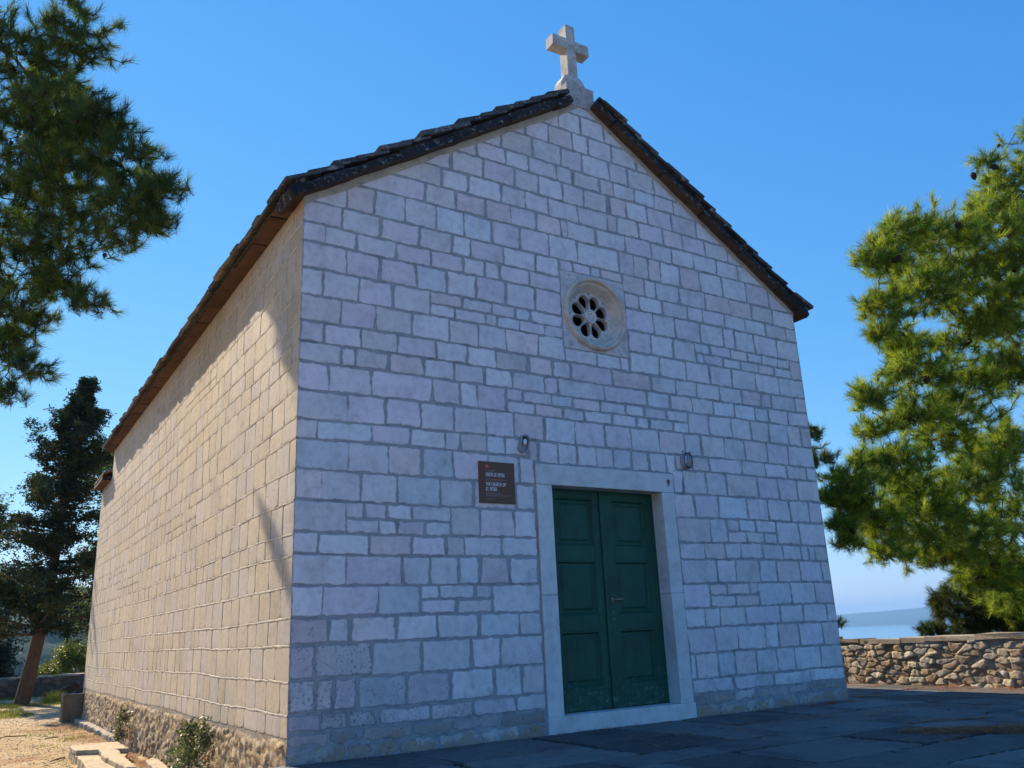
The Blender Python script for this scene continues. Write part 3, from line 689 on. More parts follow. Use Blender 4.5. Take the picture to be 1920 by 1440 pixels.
def make_leaf(x0, x1, handle):
    leaf = bpy.data.objects.new('door_leaf', None); COL.objects.link(leaf); leaf.parent = church; leaf.location = ((x0+x1)/2, YD, IZ0)
    o = leaf.location; B = MB(); z0, z1 = IZ0+.006, IZ1-.002; wc = (1, 1, 1, 0)
    rails = [(z0, .375), (.925, 1.085), (1.645, 1.80), (2.315, z1)]; s0, s1 = (.135, .115) if x0 < 3 else (.15, .125)
    if x0 > 3: s0, s1 = .15, .125
    bx = lambda a, b, c, d, e, f_: B.box(a-o.x, b-o.x, c-o.y, d-o.y, e-o.z, f_-o.z)
    bx(x0, x0+s0, YD, YD+.045, z0, z1); bx(x1-s1, x1, YD, YD+.045, z0, z1)
    for (a, b) in rails: bx(x0+s0, x1-s1, YD+.001, YD+.044, a, b)
    fr = B.build('door_frame', M_DOOR, leaf, bevel=.004)
    for (a, b) in ((.375, .925), (1.085, 1.645), (1.80, 2.315)):
        P = MB(); px0, px1 = x0+s0, x1-s1
        def ringq(i, y): return [(px0+i-o.x, y-o.y, a+i-o.z), (px1-i-o.x, y-o.y, a+i-o.z), (px1-i-o.x, y-o.y, b-i-o.z), (px0+i-o.x, y-o.y, b-i-o.z)]
        pr = [(0, YD+.004), (.012, YD+.002), (.022, YD+.018), (.03, YD+.026), (.055, YD+.024), (.075, YD+.013), (.09, YD+.013)]
        vs_ = []
        for i, y in pr: vs_ += ringq(i, y)
        n = len(pr); fs = [(j*4+k, (j+1)*4+k, (j+1)*4+(k+1) % 4, j*4+(k+1) % 4) for j in range(n-1) for k in range(4)]+[[(n-1)*4+k for k in range(4)]]
        P.add(vs_, fs); P.build('door_panel', M_DOOR, leaf)
    if handle:
        H = MB(); hx, hz = 3.555-o.x, 1.235-o.z
        H.tube([(hx, -.002, hz), (hx, -.045, hz), (hx+.012, -.052, hz+.001), (hx+.06, -.054, hz+.006), (hx+.115, -.05, hz+.004)], [.008, .008, .009, .0085, .007], 10)
        H.tube([(hx, .002, hz), (hx, -.006, hz)], .022, 16)
        H.build('handle', plain_mat('aged_brass', (.30, .27, .17), .5, .8, .5, 30), leaf, smooth=False)
        for (kx, kz, kr) in ((-.002, -.13, .018), (0, -.20, .013)):
            K_ = MB(); K_.tube([(hx+kx, .003, hz+kz), (hx+kx, -.005, hz+kz)], kr, 14); K_.build('keyhole_plate', plain_mat('dull_steel', (.12, .14, .13), .5, .7, .4, 30), leaf)
    return leaf
make_leaf(IX0+.002, 3.478, False); L2 = make_leaf(3.481, IX1-.002, True)
st = MB(); st.box(3.478-.024-L2.location.x, 3.478+.026-L2.location.x, -.018, -.001, .01, IZ1-IZ0-.006); st.build('cover_strip', M_DOOR, L2, bevel=.005)
# ------------------------------------------------------------------ things fixed to the facade
M_BROWN = plain_mat('brown_sign_panel', (.125, .048, .026), .45, 0, .15, 3, 0, .4)
M_WHITE = plain_mat('white_print', (.62, .62, .62), .6, 0, .05)
M_FAINT = plain_mat('fine_print', (.26, .23, .22), .6, 0, .05)
M_RED = plain_mat('red_print', (.55, .03, .035), .5, 0, .1)
sign = thing('information_sign', 'brown church information sign with white lettering, on the facade left of the door', 'sign', (2.055, 0, 2.39))
b = MB(); b.box(-.208, .208, -.018, -.003, -.208, .208); b.build('panel', M_BROWN, sign, bevel=.002)
def text(name, body, x, z, size, mat, sx=.62, bold=.0):
    c = bpy.data.curves.new(name, 'FONT'); c.body = body; c.size = size; c.extrude = .0006; c.offset = bold; c.align_x = 'LEFT'
    o = bpy.data.objects.new(name, c); COL.objects.link(o); dg = bpy.context.evaluated_depsgraph_get()
    me = bpy.data.meshes.new_from_object(o.evaluated_get(dg)); bpy.data.objects.remove(o); bpy.data.curves.remove(c)
    me.materials.clear(); me.materials.append(mat); me.name = name
    q = bpy.data.objects.new(name, me); COL.objects.link(q); q.parent = sign
    q.matrix_local = Matrix.Translation((x, -.0190, z)) @ Matrix.Rotation(R(90), 4, 'X') @ Matrix.Diagonal((sx, 1, 1, 1)); return q
text('lettering', 'CRKVA SV. PETRA', -.135, .058, .052, M_WHITE, .54, .0012)
text('lettering', 'THE CHURCH OF\nST. PETER', -.135, -.036, .050, M_WHITE, .60, .0012)
def fine(name, rows):
    B = MB()
    for z, L in rows:
        x = -.135
        while x < -.135+L:
            wd = rng.uniform(.008, .026); B.box(x, min(x+wd, -.135+L), -.0192, -.0182, z, z+.0036); x += wd+.005
    B.build(name, M_FAINT, sign)
fine('fine_print', [(.118, .115), (.107, .10)]); fine('fine_print', [(.032, .22), (.023, .245), (.014, .175)])
fine('fine_print', [(-.108, .16), (-.117, .20), (-.126, .29), (-.135, .265), (-.144, .12)]); fine('fine_print', [(-.168, .115), (-.177, .06)])
B = MB(); B.box(-.135, .18, -.0191, -.0182, .098, .0992); B.build('rule_line', M_FAINT, sign)
B = MB(); B.prism([(-.137, .178), (-.095, .178), (-.094, .150), (-.104, .136), (-.116, .129), (-.128, .136), (-.138, .150)], -.0196, -.0182); em = B.build('emblem', M_RED, sign)
B = MB(); B.tube([(-.130, -.0199, .150), (-.124, -.0199, .162), (-.117, -.0199, .157), (-.110, -.0199, .165), (-.103, -.0199, .153)], .0025, 6); B.build('emblem_figure', plain_mat('pale_print', (.75, .45, .45), .6), em)

def stadium(hw, hh, n=12):
    P = []
    for i in range(n+1): a = math.pi*i/n; P.append((hw*math.cos(a), hh-hw+hw*math.sin(a)))
    for i in range(n+1): a = math.pi+math.pi*i/n; P.append((hw*math.cos(a), -(hh-hw)+hw*math.sin(a)))
    return P
def loft(B, secs, col=(1, 1, 1, 0), close=True):
    n = len(secs[0][0]); vs_ = []
    for P, y in secs: vs_ += [(p[0], y, p[1]) for p in P]
    fs = [(j*n+i, j*n+(i+1) % n, (j+1)*n+(i+1) % n, (j+1)*n+i) for j in range(len(secs)-1) for i in range(n)]
    if close: fs += [[(len(secs)-1)*n+i for i in range(n)]]
    B.add(vs_, fs, 0, col)
M_GREY = plain_mat('grey_lamp_paint', (.30, .33, .36), .5, .2, .35, 30)
M_LAMPIN = plain_mat('lamp_inside', (.16, .20, .25), .5, .2, .4, 25)
M_BULB = plain_mat('milky_bulb', (.75, .78, .8), .25, 0, .1)
lamp = thing('wall_lamp', 'open grey oval wall lamp hanging askew with a bare bulb, above the brown sign', 'wall lamp', (2.385, -.004, 2.812))
lamp.rotation_euler = (0, R(15), 0)
B = MB(); s_ = lambda a: stadium(.052*a, .098*a)
loft(B, [(s_(.96), .002), (s_(1), -.012), (s_(1), -.05), (s_(.97), -.055), (s_(.86), -.055), (s_(.83), -.048), (s_(.80), -.014)]); B.build('lamp_housing', M_GREY, lamp)
B = MB(); loft(B, [(s_(.80), -.0138), (s_(.5), -.0132)]); B.build('reflector', M_LAMPIN, lamp)
B = MB(); B.tube([(0, -.03, .075), (0, -.03, .052)], .016, 12); B.build('socket', plain_mat('lamp_socket', (.06, .07, .08), .5), lamp)
B = MB(); B.tube([(0, -.03, .052), (.002, -.031, .04), (.004, -.033, .02), (.005, -.034, .0), (.005, -.034, -.012)], [.011, .02, .024, .019, .006], 14); B.build('bulb', M_BULB, lamp, smooth=True)
lamp2 = thing('wall_lamp', 'caged oval bulkhead lamp with rusty guard, above the right end of the door lintel', 'wall lamp', (4.652, -.004, 2.79))
B = MB(); s2 = lambda a: stadium(.068*a, .098*a)
loft(B, [(s2(1), .002), (s2(1), -.03), (s2(.92), -.036), (s2(.80), -.036)]); B.build('lamp_housing', M_GREY, lamp2)
B = MB(); loft(B, [(s2(.8), -.034), (s2(.76), -.055), (s2(.6), -.072), (s2(.3), -.08)]); B.build('glass_globe', plain_mat('frosted_glass', (.42, .47, .52), .2, 0, .3, 20), lamp2, smooth=True)
B = MB()
for x in (-.036, 0, .036): B.tube([(x, -.03, .102-abs(x)*.5), (x, -.07, .085), (x, -.092, .04), (x, -.092, -.04), (x, -.07, -.085), (x, -.03, -.102+abs(x)*.5)], .004, 6)
P2 = stadium(.06, .085); B.tube([(p[0], -.062, p[1]) for p in P2]+[(P2[0][0], -.062, P2[0][1])], .0045, 6)
B.build('wire_guard', plain_mat('rusty_wire', (.10, .085, .085), .7, .5, .7, 60), lamp2)
for k in (-1, 1):
    B = MB(); B.tube([(.05*k, -.03, .098), (.052*k, -.05, .112)], .008, 8); B.build('fixing_screw', M_LAMPIN, lamp2)

# ------------------------------------------------------------------ ground
def ground_z(x, y):
    x = np.asarray(x, float); y = np.asarray(y, float)
    d = np.maximum.reduce([x-10.9, -(x+45), y-26.0, -(y+40), np.zeros_like(x)])
    z = -.47+.14*np.clip((y-12)/12, 0, 1)+.05*(fbm(x*.5, y*.5, 60)-.5)+.02*(fbm(x*3, y*3, 61)-.5)
    return np.maximum(z-np.where(d > 0, .9*np.minimum(d, 2)+.30*np.maximum(d-2, 0), 0)+np.where(d > 3, 6*(fbm(x*.03, y*.03, 62)-.5), 0), -70)
def ground_mat():
    m, nt, p = new_mat('gravel_ground'); v = obj_vec(nt)
    big = noise(nt, v, .55, 6, .65, .3); mid = noise(nt, v, 3, 6, .7); fine_ = noise(nt, v, 55, 5, .75)
    c = ramp(nt, mid, [(.3, (.40, .275, .145)), (.5, (.52, .385, .22)), (.72, (.60, .475, .30))])
    c = mix(nt, math_(nt, 'MULTIPLY', ramp(nt, big, [(.50, (0, 0, 0)), (.66, (1, 1, 1))]), .65), c, (.33, .16, .075))
    g = noise(nt, v, .8, 7, .7, .2)
    sep = nt.nodes.new('ShaderNodeSeparateXYZ'); nt.links.new(v, sep.inputs[0])
    yy = nt.nodes.new('ShaderNodeMapRange'); nt.links.new(sep.outputs['Y'], yy.inputs['Value']); yy.inputs['From Min'].default_value = 12; yy.inputs['From Max'].default_value = 24
    yy.inputs['To Min'].default_value = .72; yy.inputs['To Max'].default_value = .52
    gm = math_(nt, 'GREATER_THAN', g, yy.outputs[0])
    c = mix(nt, math_(nt, 'MULTIPLY', gm, .8), c, mix(nt, mid, (.12, .15, .04), (.30, .28, .09)))
    c = mix(nt, .75, c, ramp(nt, fine_, [(.32, (.45, .42, .38)), (.5, (1, 1, 1)), (.68, (1.4, 1.38, 1.3))]), 'MULTIPLY')
    far = math_(nt, 'LESS_THAN', sep.outputs['Z'], -1.2)
    c = mix(nt, far, c, mix(nt, mid, (.03, .05, .02), (.07, .09, .035)))
    nt.links.new(c, p.inputs['Base Color']); p.inputs['Roughness'].default_value = .95; p.inputs['Specular IOR Level'].default_value = .1
    bump(nt, p, fine_, .9, .02); return m
M_GROUND = ground_mat()
ax = np.concatenate([-np.geomspace(420, 13, 26), np.arange(-12, 13.01, .25), np.geomspace(14, 420, 30)])
ay = np.concatenate([-np.geomspace(420, 9, 20), np.arange(-8, 34.01, .3), np.geomspace(35, 460, 30)])
GX, GY = np.meshgrid(ax, ay, indexing='ij')
g = grid_obj('ground', np.stack([GX, GY, ground_z(GX, GY)], -1), M_GROUND); tag(g, kind='structure')

# ------------------------------------------------------------------ paving in front and on the right
def pave_z(x, y): return -.004-.056*min(1, max(0, (x-6.5)/2))+.012*(float(fbm(x*.8, y*.8, 80))-.5)
pv = MB(); prng = random.Random(21)
def pave3(u, v, h): return (u, v, pave_z(u, v)+h)
def pave_run(v0, v1, x0, x1):
    u = x0
    while u < x1-.05:
        e = u+prng.uniform(.55, 1.35); e = x1 if x1-e < .4 else e
        poly = stone_outline(u, v0, e, v1, .012, .012, prng, amp=.022, rad=.05, skew=.05)
        t = prng.uniform(.6, 1.4); c = (.125*t, .125*t, .122*t, 0)
        if prng.random() < .12: c = (.16*t, .165*t, .17*t, 0)
        if poly:
            n = len(poly); h = prng.uniform(-.003, .006); tilt = prng.uniform(-.006, .006); cu = (u+e)/2
            hh = lambda p: h+tilt*(p[0]-cu)
            vs_ = [pave3(p[0], p[1], hh(p)) for p in poly]
            low = [pave3(p[0], p[1], -.04) for p in poly]
            pv.add(vs_+low, [list(range(n))]+[(i, n+i, n+(i+1) % n, (i+1) % n) for i in range(n)], 0, c)
        u = e
v = -13.0
while v < -.02:
    h = prng.uniform(.42, .85); e = v+h; e = -.015 if e > -.35 else e
    pave_run(v, e, -.02+prng.uniform(0, .02), 9.9); v = e
v = -.015
while v < 15: h = prng.uniform(.5, .9); pave_run(v, v+h, 7.02, 9.9); v += h
tag(pv.build('paving', M_PAVE), kind='structure')
xs = np.linspace(-.03, 10.3, 60); ys = np.linspace(-13.2, 15.5, 120); PX, PY = np.meshgrid(xs, ys, indexing='ij')
PZ = np.array([[pave_z(a, b) for b in ys] for a in xs])-.022
PZ = np.where((PX < 6.9) & (PY > .3), PZ-.4, PZ)
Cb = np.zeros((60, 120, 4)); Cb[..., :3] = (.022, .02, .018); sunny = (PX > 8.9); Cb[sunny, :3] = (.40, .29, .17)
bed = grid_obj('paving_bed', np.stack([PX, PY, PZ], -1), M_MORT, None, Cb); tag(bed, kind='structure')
kb = MB(); y = -13.2
while y < -.05:
    e = min(y+prng.uniform(.5, .9), -.03); t = prng.uniform(.8, 1.2); kb.box(-.14, -.025, y+.006, e-.006, -.62, .0, 0, (.2*t, .19*t, .17*t, .3), jit=.008, rng=prng); y = e
tag(kb.build('kerb_strip', M_RUB), kind='structure')

# ------------------------------------------------------------------ boundary walls of rubble
def rubble_wall(name, label, p0, p1, z0, z1, thick, seed, cols, mort, cu=.24, cv=.17, amp=.10, nu=520, nv=44, face=1):
    """a real wall: displaced rubble on both faces and a coping on top"""
    root = thing(name, label, 'wall', (p0[0], p0[1], z0)); L = math.dist(p0, p1)
    d = ((p1[0]-p0[0])/L, (p1[1]-p0[1])/L); nrm = (-d[1], d[0])
    for sgn, nm in ((1, 'rubble_face'), (-1, 'rubble_face')):
        def to3(U, V, H, sgn=sgn):
            o = sgn*(thick/2-.06+H); topf = 1+.0*V
            return np.stack([d[0]*U+nrm[0]*o, d[1]*U+nrm[1]*o, V+.02*np.sin(U*1.7)*(V/(z1-z0))], -1)
        rubble_sheet(nm, nu if sgn == face else nu//3, nv if sgn == face else nv//3, to3, cu, cv, L, z1-z0, amp, cols, mort, root, seed+sgn)
    B = MB(); s = 0; rg = random.Random(seed)
    M_ = Matrix(((d[0], nrm[0], 0, 0), (d[1], nrm[1], 0, 0), (0, 0, 1, 0), (0, 0, 0, 1)))
    while s < L:
        e = min(L, s+rg.uniform(.35, .8)); t = rg.uniform(.8, 1.15); zz = (z1-z0)+.02*math.sin(s*1.7)
        B.box(s, e-.012, -thick/2+.0, thick/2-.0, zz-.035, zz+rg.uniform(.02, .045), 0, (.36*t, .30*t, .23*t, .4), M=M_, jit=.012, rng=rg); s = e
    B.build('coping', M_RUB, root)
    return root
WALLC = [(.36, .27, .175), (.42, .35, .26), (.31, .225, .15), (.45, .36, .245), (.34, .29, .24), (.27, .20, .15), (.46, .41, .34)]
XW = 10.12
rubble_wall('boundary_wall', 'sunlit rubble stone boundary wall right of the church, in front of the sea', (XW, -9.0), (XW, 15.0), -.14, .60, .5, 31, WALLC, (.36, .27, .165), cu=.19, cv=.10, amp=.042, nu=1300, nv=64, face=1)
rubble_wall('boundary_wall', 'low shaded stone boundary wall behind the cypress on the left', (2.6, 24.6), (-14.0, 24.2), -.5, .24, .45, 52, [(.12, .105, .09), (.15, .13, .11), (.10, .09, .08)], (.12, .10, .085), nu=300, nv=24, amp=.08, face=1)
def P_(c, r, n, h): return (c, (r, r, r*.75) if not hasattr(r, '__len__') else r, n, h)
LEFT_PADS = [
    P_((-2.53, 3.49, 8.06), 0.81, 186, 7.5),
    P_((-2.02, 2.56, 8.00), 0.56, 108, 7.6),
    P_((-2.06, 2.92, 7.06), 0.65, 139, 6.6),
    P_((-1.65, 2.28, 6.71), 0.42, 93, 6.4),
    P_((-2.47, 3.77, 7.17), 0.77, 170, 6.6),
    P_((-1.43, 2.19, 6.24), 0.54, 124, 6.0),
    P_((-1.92, 3.08, 6.36), 0.73, 170, 5.8),
    P_((-1.05, 1.74, 5.77), 0.33, 65, 5.4),
    P_((-1.30, 2.10, 5.56), 0.52, 124, 5.2),
    P_((-2.37, 3.99, 6.34), 0.77, 170, 5.6),
    P_((-1.79, 3.23, 5.69), 0.65, 139, 5.0),
    P_((-1.07, 1.76, 5.39), 0.27, 40, 5.2),
    P_((-2.28, 3.99, 5.49), 0.67, 139, 4.8),
    P_((-1.83, 3.44, 5.15), 0.45, 69, 4.6),
    P_((-1.50, 3.00, 4.77), 0.28, 27, 4.4),
    P_((-2.16, 4.00, 4.88), 0.50, 77, 4.2),
    P_((-2.22, 3.95, 4.45), 0.35, 46, 3.9),
    P_((-1.99, 3.44, 4.06), 0.29, 37, 3.5),
    P_((-2.19, 3.87, 3.90), 0.22, 21, 3.3),
    P_((-3.67, 4.68, 8.52), 1.60, 595, 8.0),
    P_((-3.64, 5.25, 6.86), 1.60, 556, 6.0),
    P_((-3.26, 5.59, 5.18), 1.34, 333, 4.0),
    P_((-1.97, 8.16, 9.95), 0.42, 330, 8.8),
    P_((-1.90, 7.77, 10.45), 0.45, 260, 9.2),
    P_((-1.97, 8.77, 10.30), 0.22, 120, 9.1),
    P_((-1.94, 8.46, 9.72), 0.24, 150, 8.5),
    P_((-1.90, 8.12, 9.22), 0.24, 140, 8.0),
    P_((-1.87, 7.85, 8.75), 0.20, 90, 7.5),
    P_((-1.97, 9.03, 10.42), 0.14, 50, 9.2),
    P_((-1.70, 8.03, 7.02), 0.10, 10, 5.8),
    P_((-1.70, 7.77, 6.80), 0.11, 12, 5.6),
    P_((-1.70, 7.55, 6.58), 0.09, 9, 5.4),
    P_((-1.70, 7.37, 6.42), 0.07, 6, 5.2),
]
RIGHT_PADS = [
    P_((11.02, -1.30, 7.56), 0.61, 116, 7.0),
    P_((10.43, -1.36, 7.74), 0.30, 26, 7.0),
    P_((10.43, -1.21, 6.61), 0.81, 174, 6.3),
    P_((9.35, -1.05, 6.34), 0.71, 174, 5.9),
    P_((8.37, -0.97, 6.15), 0.61, 155, 5.8),
    P_((7.91, -0.80, 5.80), 0.45, 96, 5.6),
    P_((8.29, -0.59, 5.22), 0.51, 116, 5.2),
    P_((9.24, -0.71, 5.60), 0.71, 174, 5.5),
    P_((10.42, -0.85, 5.59), 0.85, 213, 5.4),
    P_((8.18, -0.51, 4.82), 0.35, 57, 5.0),
    P_((8.07, -0.25, 3.94), 0.48, 96, 4.2),
    P_((8.84, -0.40, 4.39), 0.55, 116, 4.4),
    P_((9.23, -0.21, 3.83), 0.61, 135, 4.0),
    P_((10.33, -0.24, 4.02), 0.74, 174, 4.0),
    P_((11.29, -0.61, 4.74), 0.76, 155, 4.6),
    P_((8.68, -0.09, 3.10), 0.59, 135, 3.2),
    P_((8.02, 0.18, 2.80), 0.48, 105, 2.9),
    P_((8.05, 0.48, 2.24), 0.35, 57, 2.6),
    P_((8.75, 0.35, 2.40), 0.62, 145, 2.6),
    P_((9.64, 0.22, 2.58), 0.72, 174, 2.8),
    P_((8.88, 0.45, 1.88), 0.40, 61, 2.2),
    P_((9.77, 0.32, 2.04), 0.56, 116, 2.3),
    P_((10.81, 0.08, 2.94), 0.86, 213, 3.2),
    P_((11.63, -0.20, 3.64), 0.78, 155, 3.8),
    P_((10.91, 0.32, 2.06), 0.76, 174, 2.4),
    P_((12.06, 0.18, 2.50), 0.90, 174, 2.8),
    P_((12.31, 0.61, 1.51), 0.81, 135, 2.0),
    P_((12.83, -1.67, 7.06), 1.71, 271, 6.5),
    P_((13.35, -1.16, 4.67), 1.82, 290, 4.5),
    P_((13.46, -0.49, 2.55), 1.59, 233, 3.0),
    P_((12.13, -1.74, 8.53), 0.91, 116, 7.8),
    P_((8.23, 0.39, 2.54), 0.40, 88, 2.9),
    P_((9.15, 0.68, 2.14), 0.48, 88, 2.6),
    P_((9.58, 0.38, 2.92), 0.57, 118, 3.0),
    P_((10.44, 0.48, 2.48), 0.65, 133, 2.8),
    P_((10.53, 0.41, 1.82), 0.48, 88, 2.4),
    P_((11.57, 0.50, 1.76), 0.61, 118, 2.4),
    P_((9.16, -0.26, 4.80), 0.42, 74, 4.4),
    P_((10.46, -0.21, 5.10), 0.50, 88, 4.6),
    P_((11.61, -0.32, 5.43), 0.63, 118, 4.8),
    P_((8.72, 0.19, 3.63), 0.42, 74, 3.6),
    P_((10.49, 0.28, 3.65), 0.65, 133, 3.8),
    P_((11.78, 0.29, 3.39), 0.80, 148, 3.6),
    P_((9.38, -0.37, 6.11), 0.58, 103, 5.6),
    P_((10.46, -0.61, 6.23), 0.70, 133, 6.0),
    P_((11.83, -0.69, 6.10), 0.73, 133, 5.6),
    P_((10.97, -1.05, 7.28), 0.61, 103, 6.6),
    P_((8.29, 0.15, 3.12), 0.32, 59, 3.2),
    P_((10.23, 0.83, 1.86), 0.45, 74, 2.3),
    P_((8.23, 0.57, 2.03), 0.27, 44, 2.6),
    P_((11.28, -1.19, 7.10), 0.61, 103, 6.8),
    P_((10.60, -0.85, 5.27), 0.50, 103, 4.8),
    P_((11.38, -0.61, 4.57), 0.52, 118, 4.4),
    P_((10.48, -0.50, 4.49), 0.46, 88, 4.2),
    P_((8.91, -0.35, 4.82), 0.35, 74, 4.6),
    P_((9.81, -0.30, 4.46), 0.46, 103, 4.2),
    P_((12.37, 0.52, 1.68), 0.59, 133, 2.0),
    P_((11.66, 0.78, 1.52), 0.48, 118, 2.0),
    P_((12.97, 0.96, 1.09), 0.56, 133, 1.5),
    P_((7.88, 0.47, 2.61), 0.25, 59, 2.6),
    P_((10.69, -1.24, 6.20), 0.55, 118, 6.0),
]
SMALL_PADS = [
    P_((11.33, 3.30, 4.48), 0.29, 26, 3.6),
    P_((11.51, 3.36, 3.97), 0.36, 34, 3.2),
    P_((11.59, 3.18, 3.62), 0.31, 22, 3.0),
    P_((11.55, 3.58, 3.27), 0.31, 22, 2.6),
    P_((12.12, 3.93, 0.87), 0.15, 8, 0.8),
    P_((11.43, 3.72, 4.14), 0.43, 30, 3.2),
    P_((11.69, 4.33, 2.64), 0.54, 30, 2.2),
    P_((11.80, 4.87, 1.62), 0.76, 40, 1.4),
]
LOW_PADS = [
    P_((14.09, 2.02, 1.32), 0.83, 198, 1.6),
    P_((13.29, 2.10, 1.14), 0.55, 110, 1.2),
    P_((14.57, 1.85, 0.91), 0.76, 154, 0.8),
    P_((13.25, 2.27, 0.72), 0.53, 88, 0.6),
    P_((13.97, 2.10, 0.59), 0.62, 110, 0.5),
    P_((12.92, 2.49, 0.69), 0.25, 22, 0.4),
    P_((14.98, 1.73, 1.59), 0.78, 132, 1.8),
    P_((15.64, 1.83, 0.78), 0.91, 132, 1.0),
    P_((13.9, 1.2, .9), .9, 200, 1.0),
    P_((14.6, .6, 1.8), .9, 200, 1.6),
    P_((15.2, .2, 2.6), 1.0, 200, 2.0),
]
# ------------------------------------------------------------------ vegetation
def bez(p0, p1, p2, n):
    p0, p1, p2 = map(np.array, (p0, p1, p2)); t = np.linspace(0, 1, n)[:, None]
    return (1-t)**2*p0+2*t*(1-t)*p1+t*t*p2
def unit(a): return a/(np.linalg.norm(a, axis=-1, keepdims=True)+1e-9)
def needle_faces(base, d, rg, n, L, wd, spread=(15, 72), back=.13):
    """bottle-brush tufts: n thin needles for each tuft at base pointing along d"""
    T = len(base); B = np.repeat(base, n, 0); D = np.repeat(d, n, 0); k = T*n
    rnd = unit(rg.normal(size=(k, 3))); perp = unit(np.cross(D, rnd)); ang = np.radians(rg.uniform(*spread, k))[:, None]
    along = rg.uniform(0, 1, (k, 1)); B = B-D*back*along; ang = ang*(.45+.75*along)
    nd = unit(D*np.cos(ang)+perp*np.sin(ang)+np.array([0, 0, .06])); ln = L*rg.uniform(.65, 1.1, (k, 1)); side = unit(np.cross(nd, unit(rg.normal(size=(k, 3)))))*wd/2
    V = np.stack([B-side, B+side, B+nd*ln+side*.3, B+nd*ln-side*.3], 1).reshape(-1, 3)
    return V, np.arange(4*k).reshape(-1, 4)
CONE = None
def cone_mesh():
    global CONE
    if CONE: return CONE
    B = MB(); n = 8; prof = [(0, .001), (.008, .014), (.02, .022), (.038, .024), (.058, .018), (.074, .009), (.082, .002)]; vs_ = []
    for j, (z, r) in enumerate(prof):
        for i in range(n): a = 2*math.pi*(i+.5*(j % 2))/n; rr = r*(1+.16*((i+j) % 2)); vs_.append((rr*math.cos(a), rr*math.sin(a), -z))
    B.add(vs_, [(j*n+i, j*n+(i+1) % n, (j+1)*n+(i+1) % n, (j+1)*n+i) for j in range(len(prof)-1) for i in range(n)])
    o = B.build('cone', M_CONE); CONE = o.data; bpy.data.objects.remove(o); return CONE
def pine(name, label, trunk, trunk_r, pads, seed, needles=52, L=.13, wd=.0055, cols=None, ncones=40, cat='pine tree', cone_s=1.0, group=None):
    """trunk: polyline; pads: (centre, radii, tips, height on the trunk where the limb leaves)"""
    rg = np.random.default_rng(seed); root = thing(name, label, cat, tuple(trunk[0]), group); o0 = np.array(trunk[0], float)
    wood = MB(); wood.tube(trunk, trunk_r, 10)
    TB, TD, TC, CP = [], [], [], []
    LN_ = [np.array([np.interp(z, [p[2] for p in trunk], [p[i] for p in trunk]) for i in range(3)]) for z in np.linspace(trunk[0][2]+.3*(trunk[-1][2]-trunk[0][2]), trunk[-1][2], 26)]; LR = [float(np.interp(p[2], [q[2] for q in trunk], trunk_r)) for p in LN_]
    pads = sorted(pads, key=lambda p: min(np.linalg.norm(q-np.array(p[0])) for q in LN_[:26]))
    tz = np.array([p[2] for p in trunk]); tp = np.array(trunk, float)
    for (c, rad, ntip, hz) in pads:
        c = np.array(c, float); rad = np.array(rad, float)
        dl = [np.linalg.norm(q-c)+.9*max(0, q[2]-c[2]) for q in LN_]; ia = int(np.argmin(dl)); a = LN_[ia]; rt = LR[ia]*1.3
        dirv = unit(c-a); span = np.linalg.norm(c-a); endp = c+dirv*rad*.55
        midp = (a+endp)/2+np.array([0, 0, -.04*span])+rg.normal(0, .04*span, 3)
        limb = bez(a, midp, endp, 14); r0 = min(rt*.55, .014+.012*span)
        limb = limb+np.concatenate([[[0, 0, 0]], rg.normal(0, .02*span**.5, (12, 3)), [[0, 0, 0]]]); rr_ = np.linspace(r0, .009, 14); wood.tube(limb, list(rr_), 6); LN_ += [limb[i] for i in (4, 6, 8, 10, 12)]; LR += [float(rr_[i]) for i in (4, 6, 8, 10, 12)]
        nodes = [limb[i] for i in range(6, 14)]; depth = [0]*8
        tips = unit(rg.normal(size=(ntip, 3)))*rg.uniform(.18, 1, (ntip, 1))**.5
        tips = tips*np.array([1, 1, .8]); lump = 1+.45*(vnoise(tips[:, 0]*3+seed, tips[:, 1]*3+tips[:, 2]*2, seed)-.5)*2
        tips = c+tips*rad*lump[:, None]
        tips = tips[np.argsort(np.linalg.norm((tips-c)/rad, axis=1))]
        for t in tips:
            A = np.array(nodes); dist = np.linalg.norm(A-t, axis=1)+.35*np.linalg.norm((A-c)/rad, axis=1)*0; i = int(np.argmin(dist)); b = A[i]
            if np.linalg.norm(t-b) < .05: continue
            m = (b+t)/2+np.array([0, 0, -.03])+rg.normal(0, .02, 3)
            wood.tube([b, m, t], [.009, .006, .003], 3, cap=False)
            nodes.append(t); nodes.append(m)
            d = unit(unit(t-m)*1.0+unit(t-c)*.45+np.array([0, 0, .32])); TB.append(t); TD.append(d); TC.append(rg.uniform(.55, 1.4))
            TB.append(m+(t-m)*.3); TD.append(unit(unit(t-b)+rg.normal(0, .35, 3)+np.array([0, 0, .25]))); TC.append(rg.uniform(.65, 1.15))
            if rg.random() < .09: CP.append(m+rg.normal(0, .03, 3))
    TB = np.array(TB); TD = np.array(TD); TC = np.array(TC)
    V, F = needle_faces(TB, TD, rg, needles, L, wd)
    cols = np.array(cols if cols is not None else [(.11, .15, .022), (.085, .125, .025), (.15, .17, .025), (.065, .105, .025)])
    pick = rg.integers(0, len(cols), len(TB)); C = cols[pick]*TC[:, None]; C = np.repeat(C, needles, 0)*rg.uniform(.8, 1.25, (len(TB)*needles, 1))
    dead = rg.random(len(C)) < .015; C[dead] = (.22, .11, .04)
    C = np.concatenate([C, np.ones((len(C), 1))], 1)
    put(wood.build('trunk', M_BARK), root); put(soup_obj('crown', V, F, M_NEEDLE, None, C), root)
    idx = rg.permutation(len(CP))[:ncones]; me = cone_mesh()
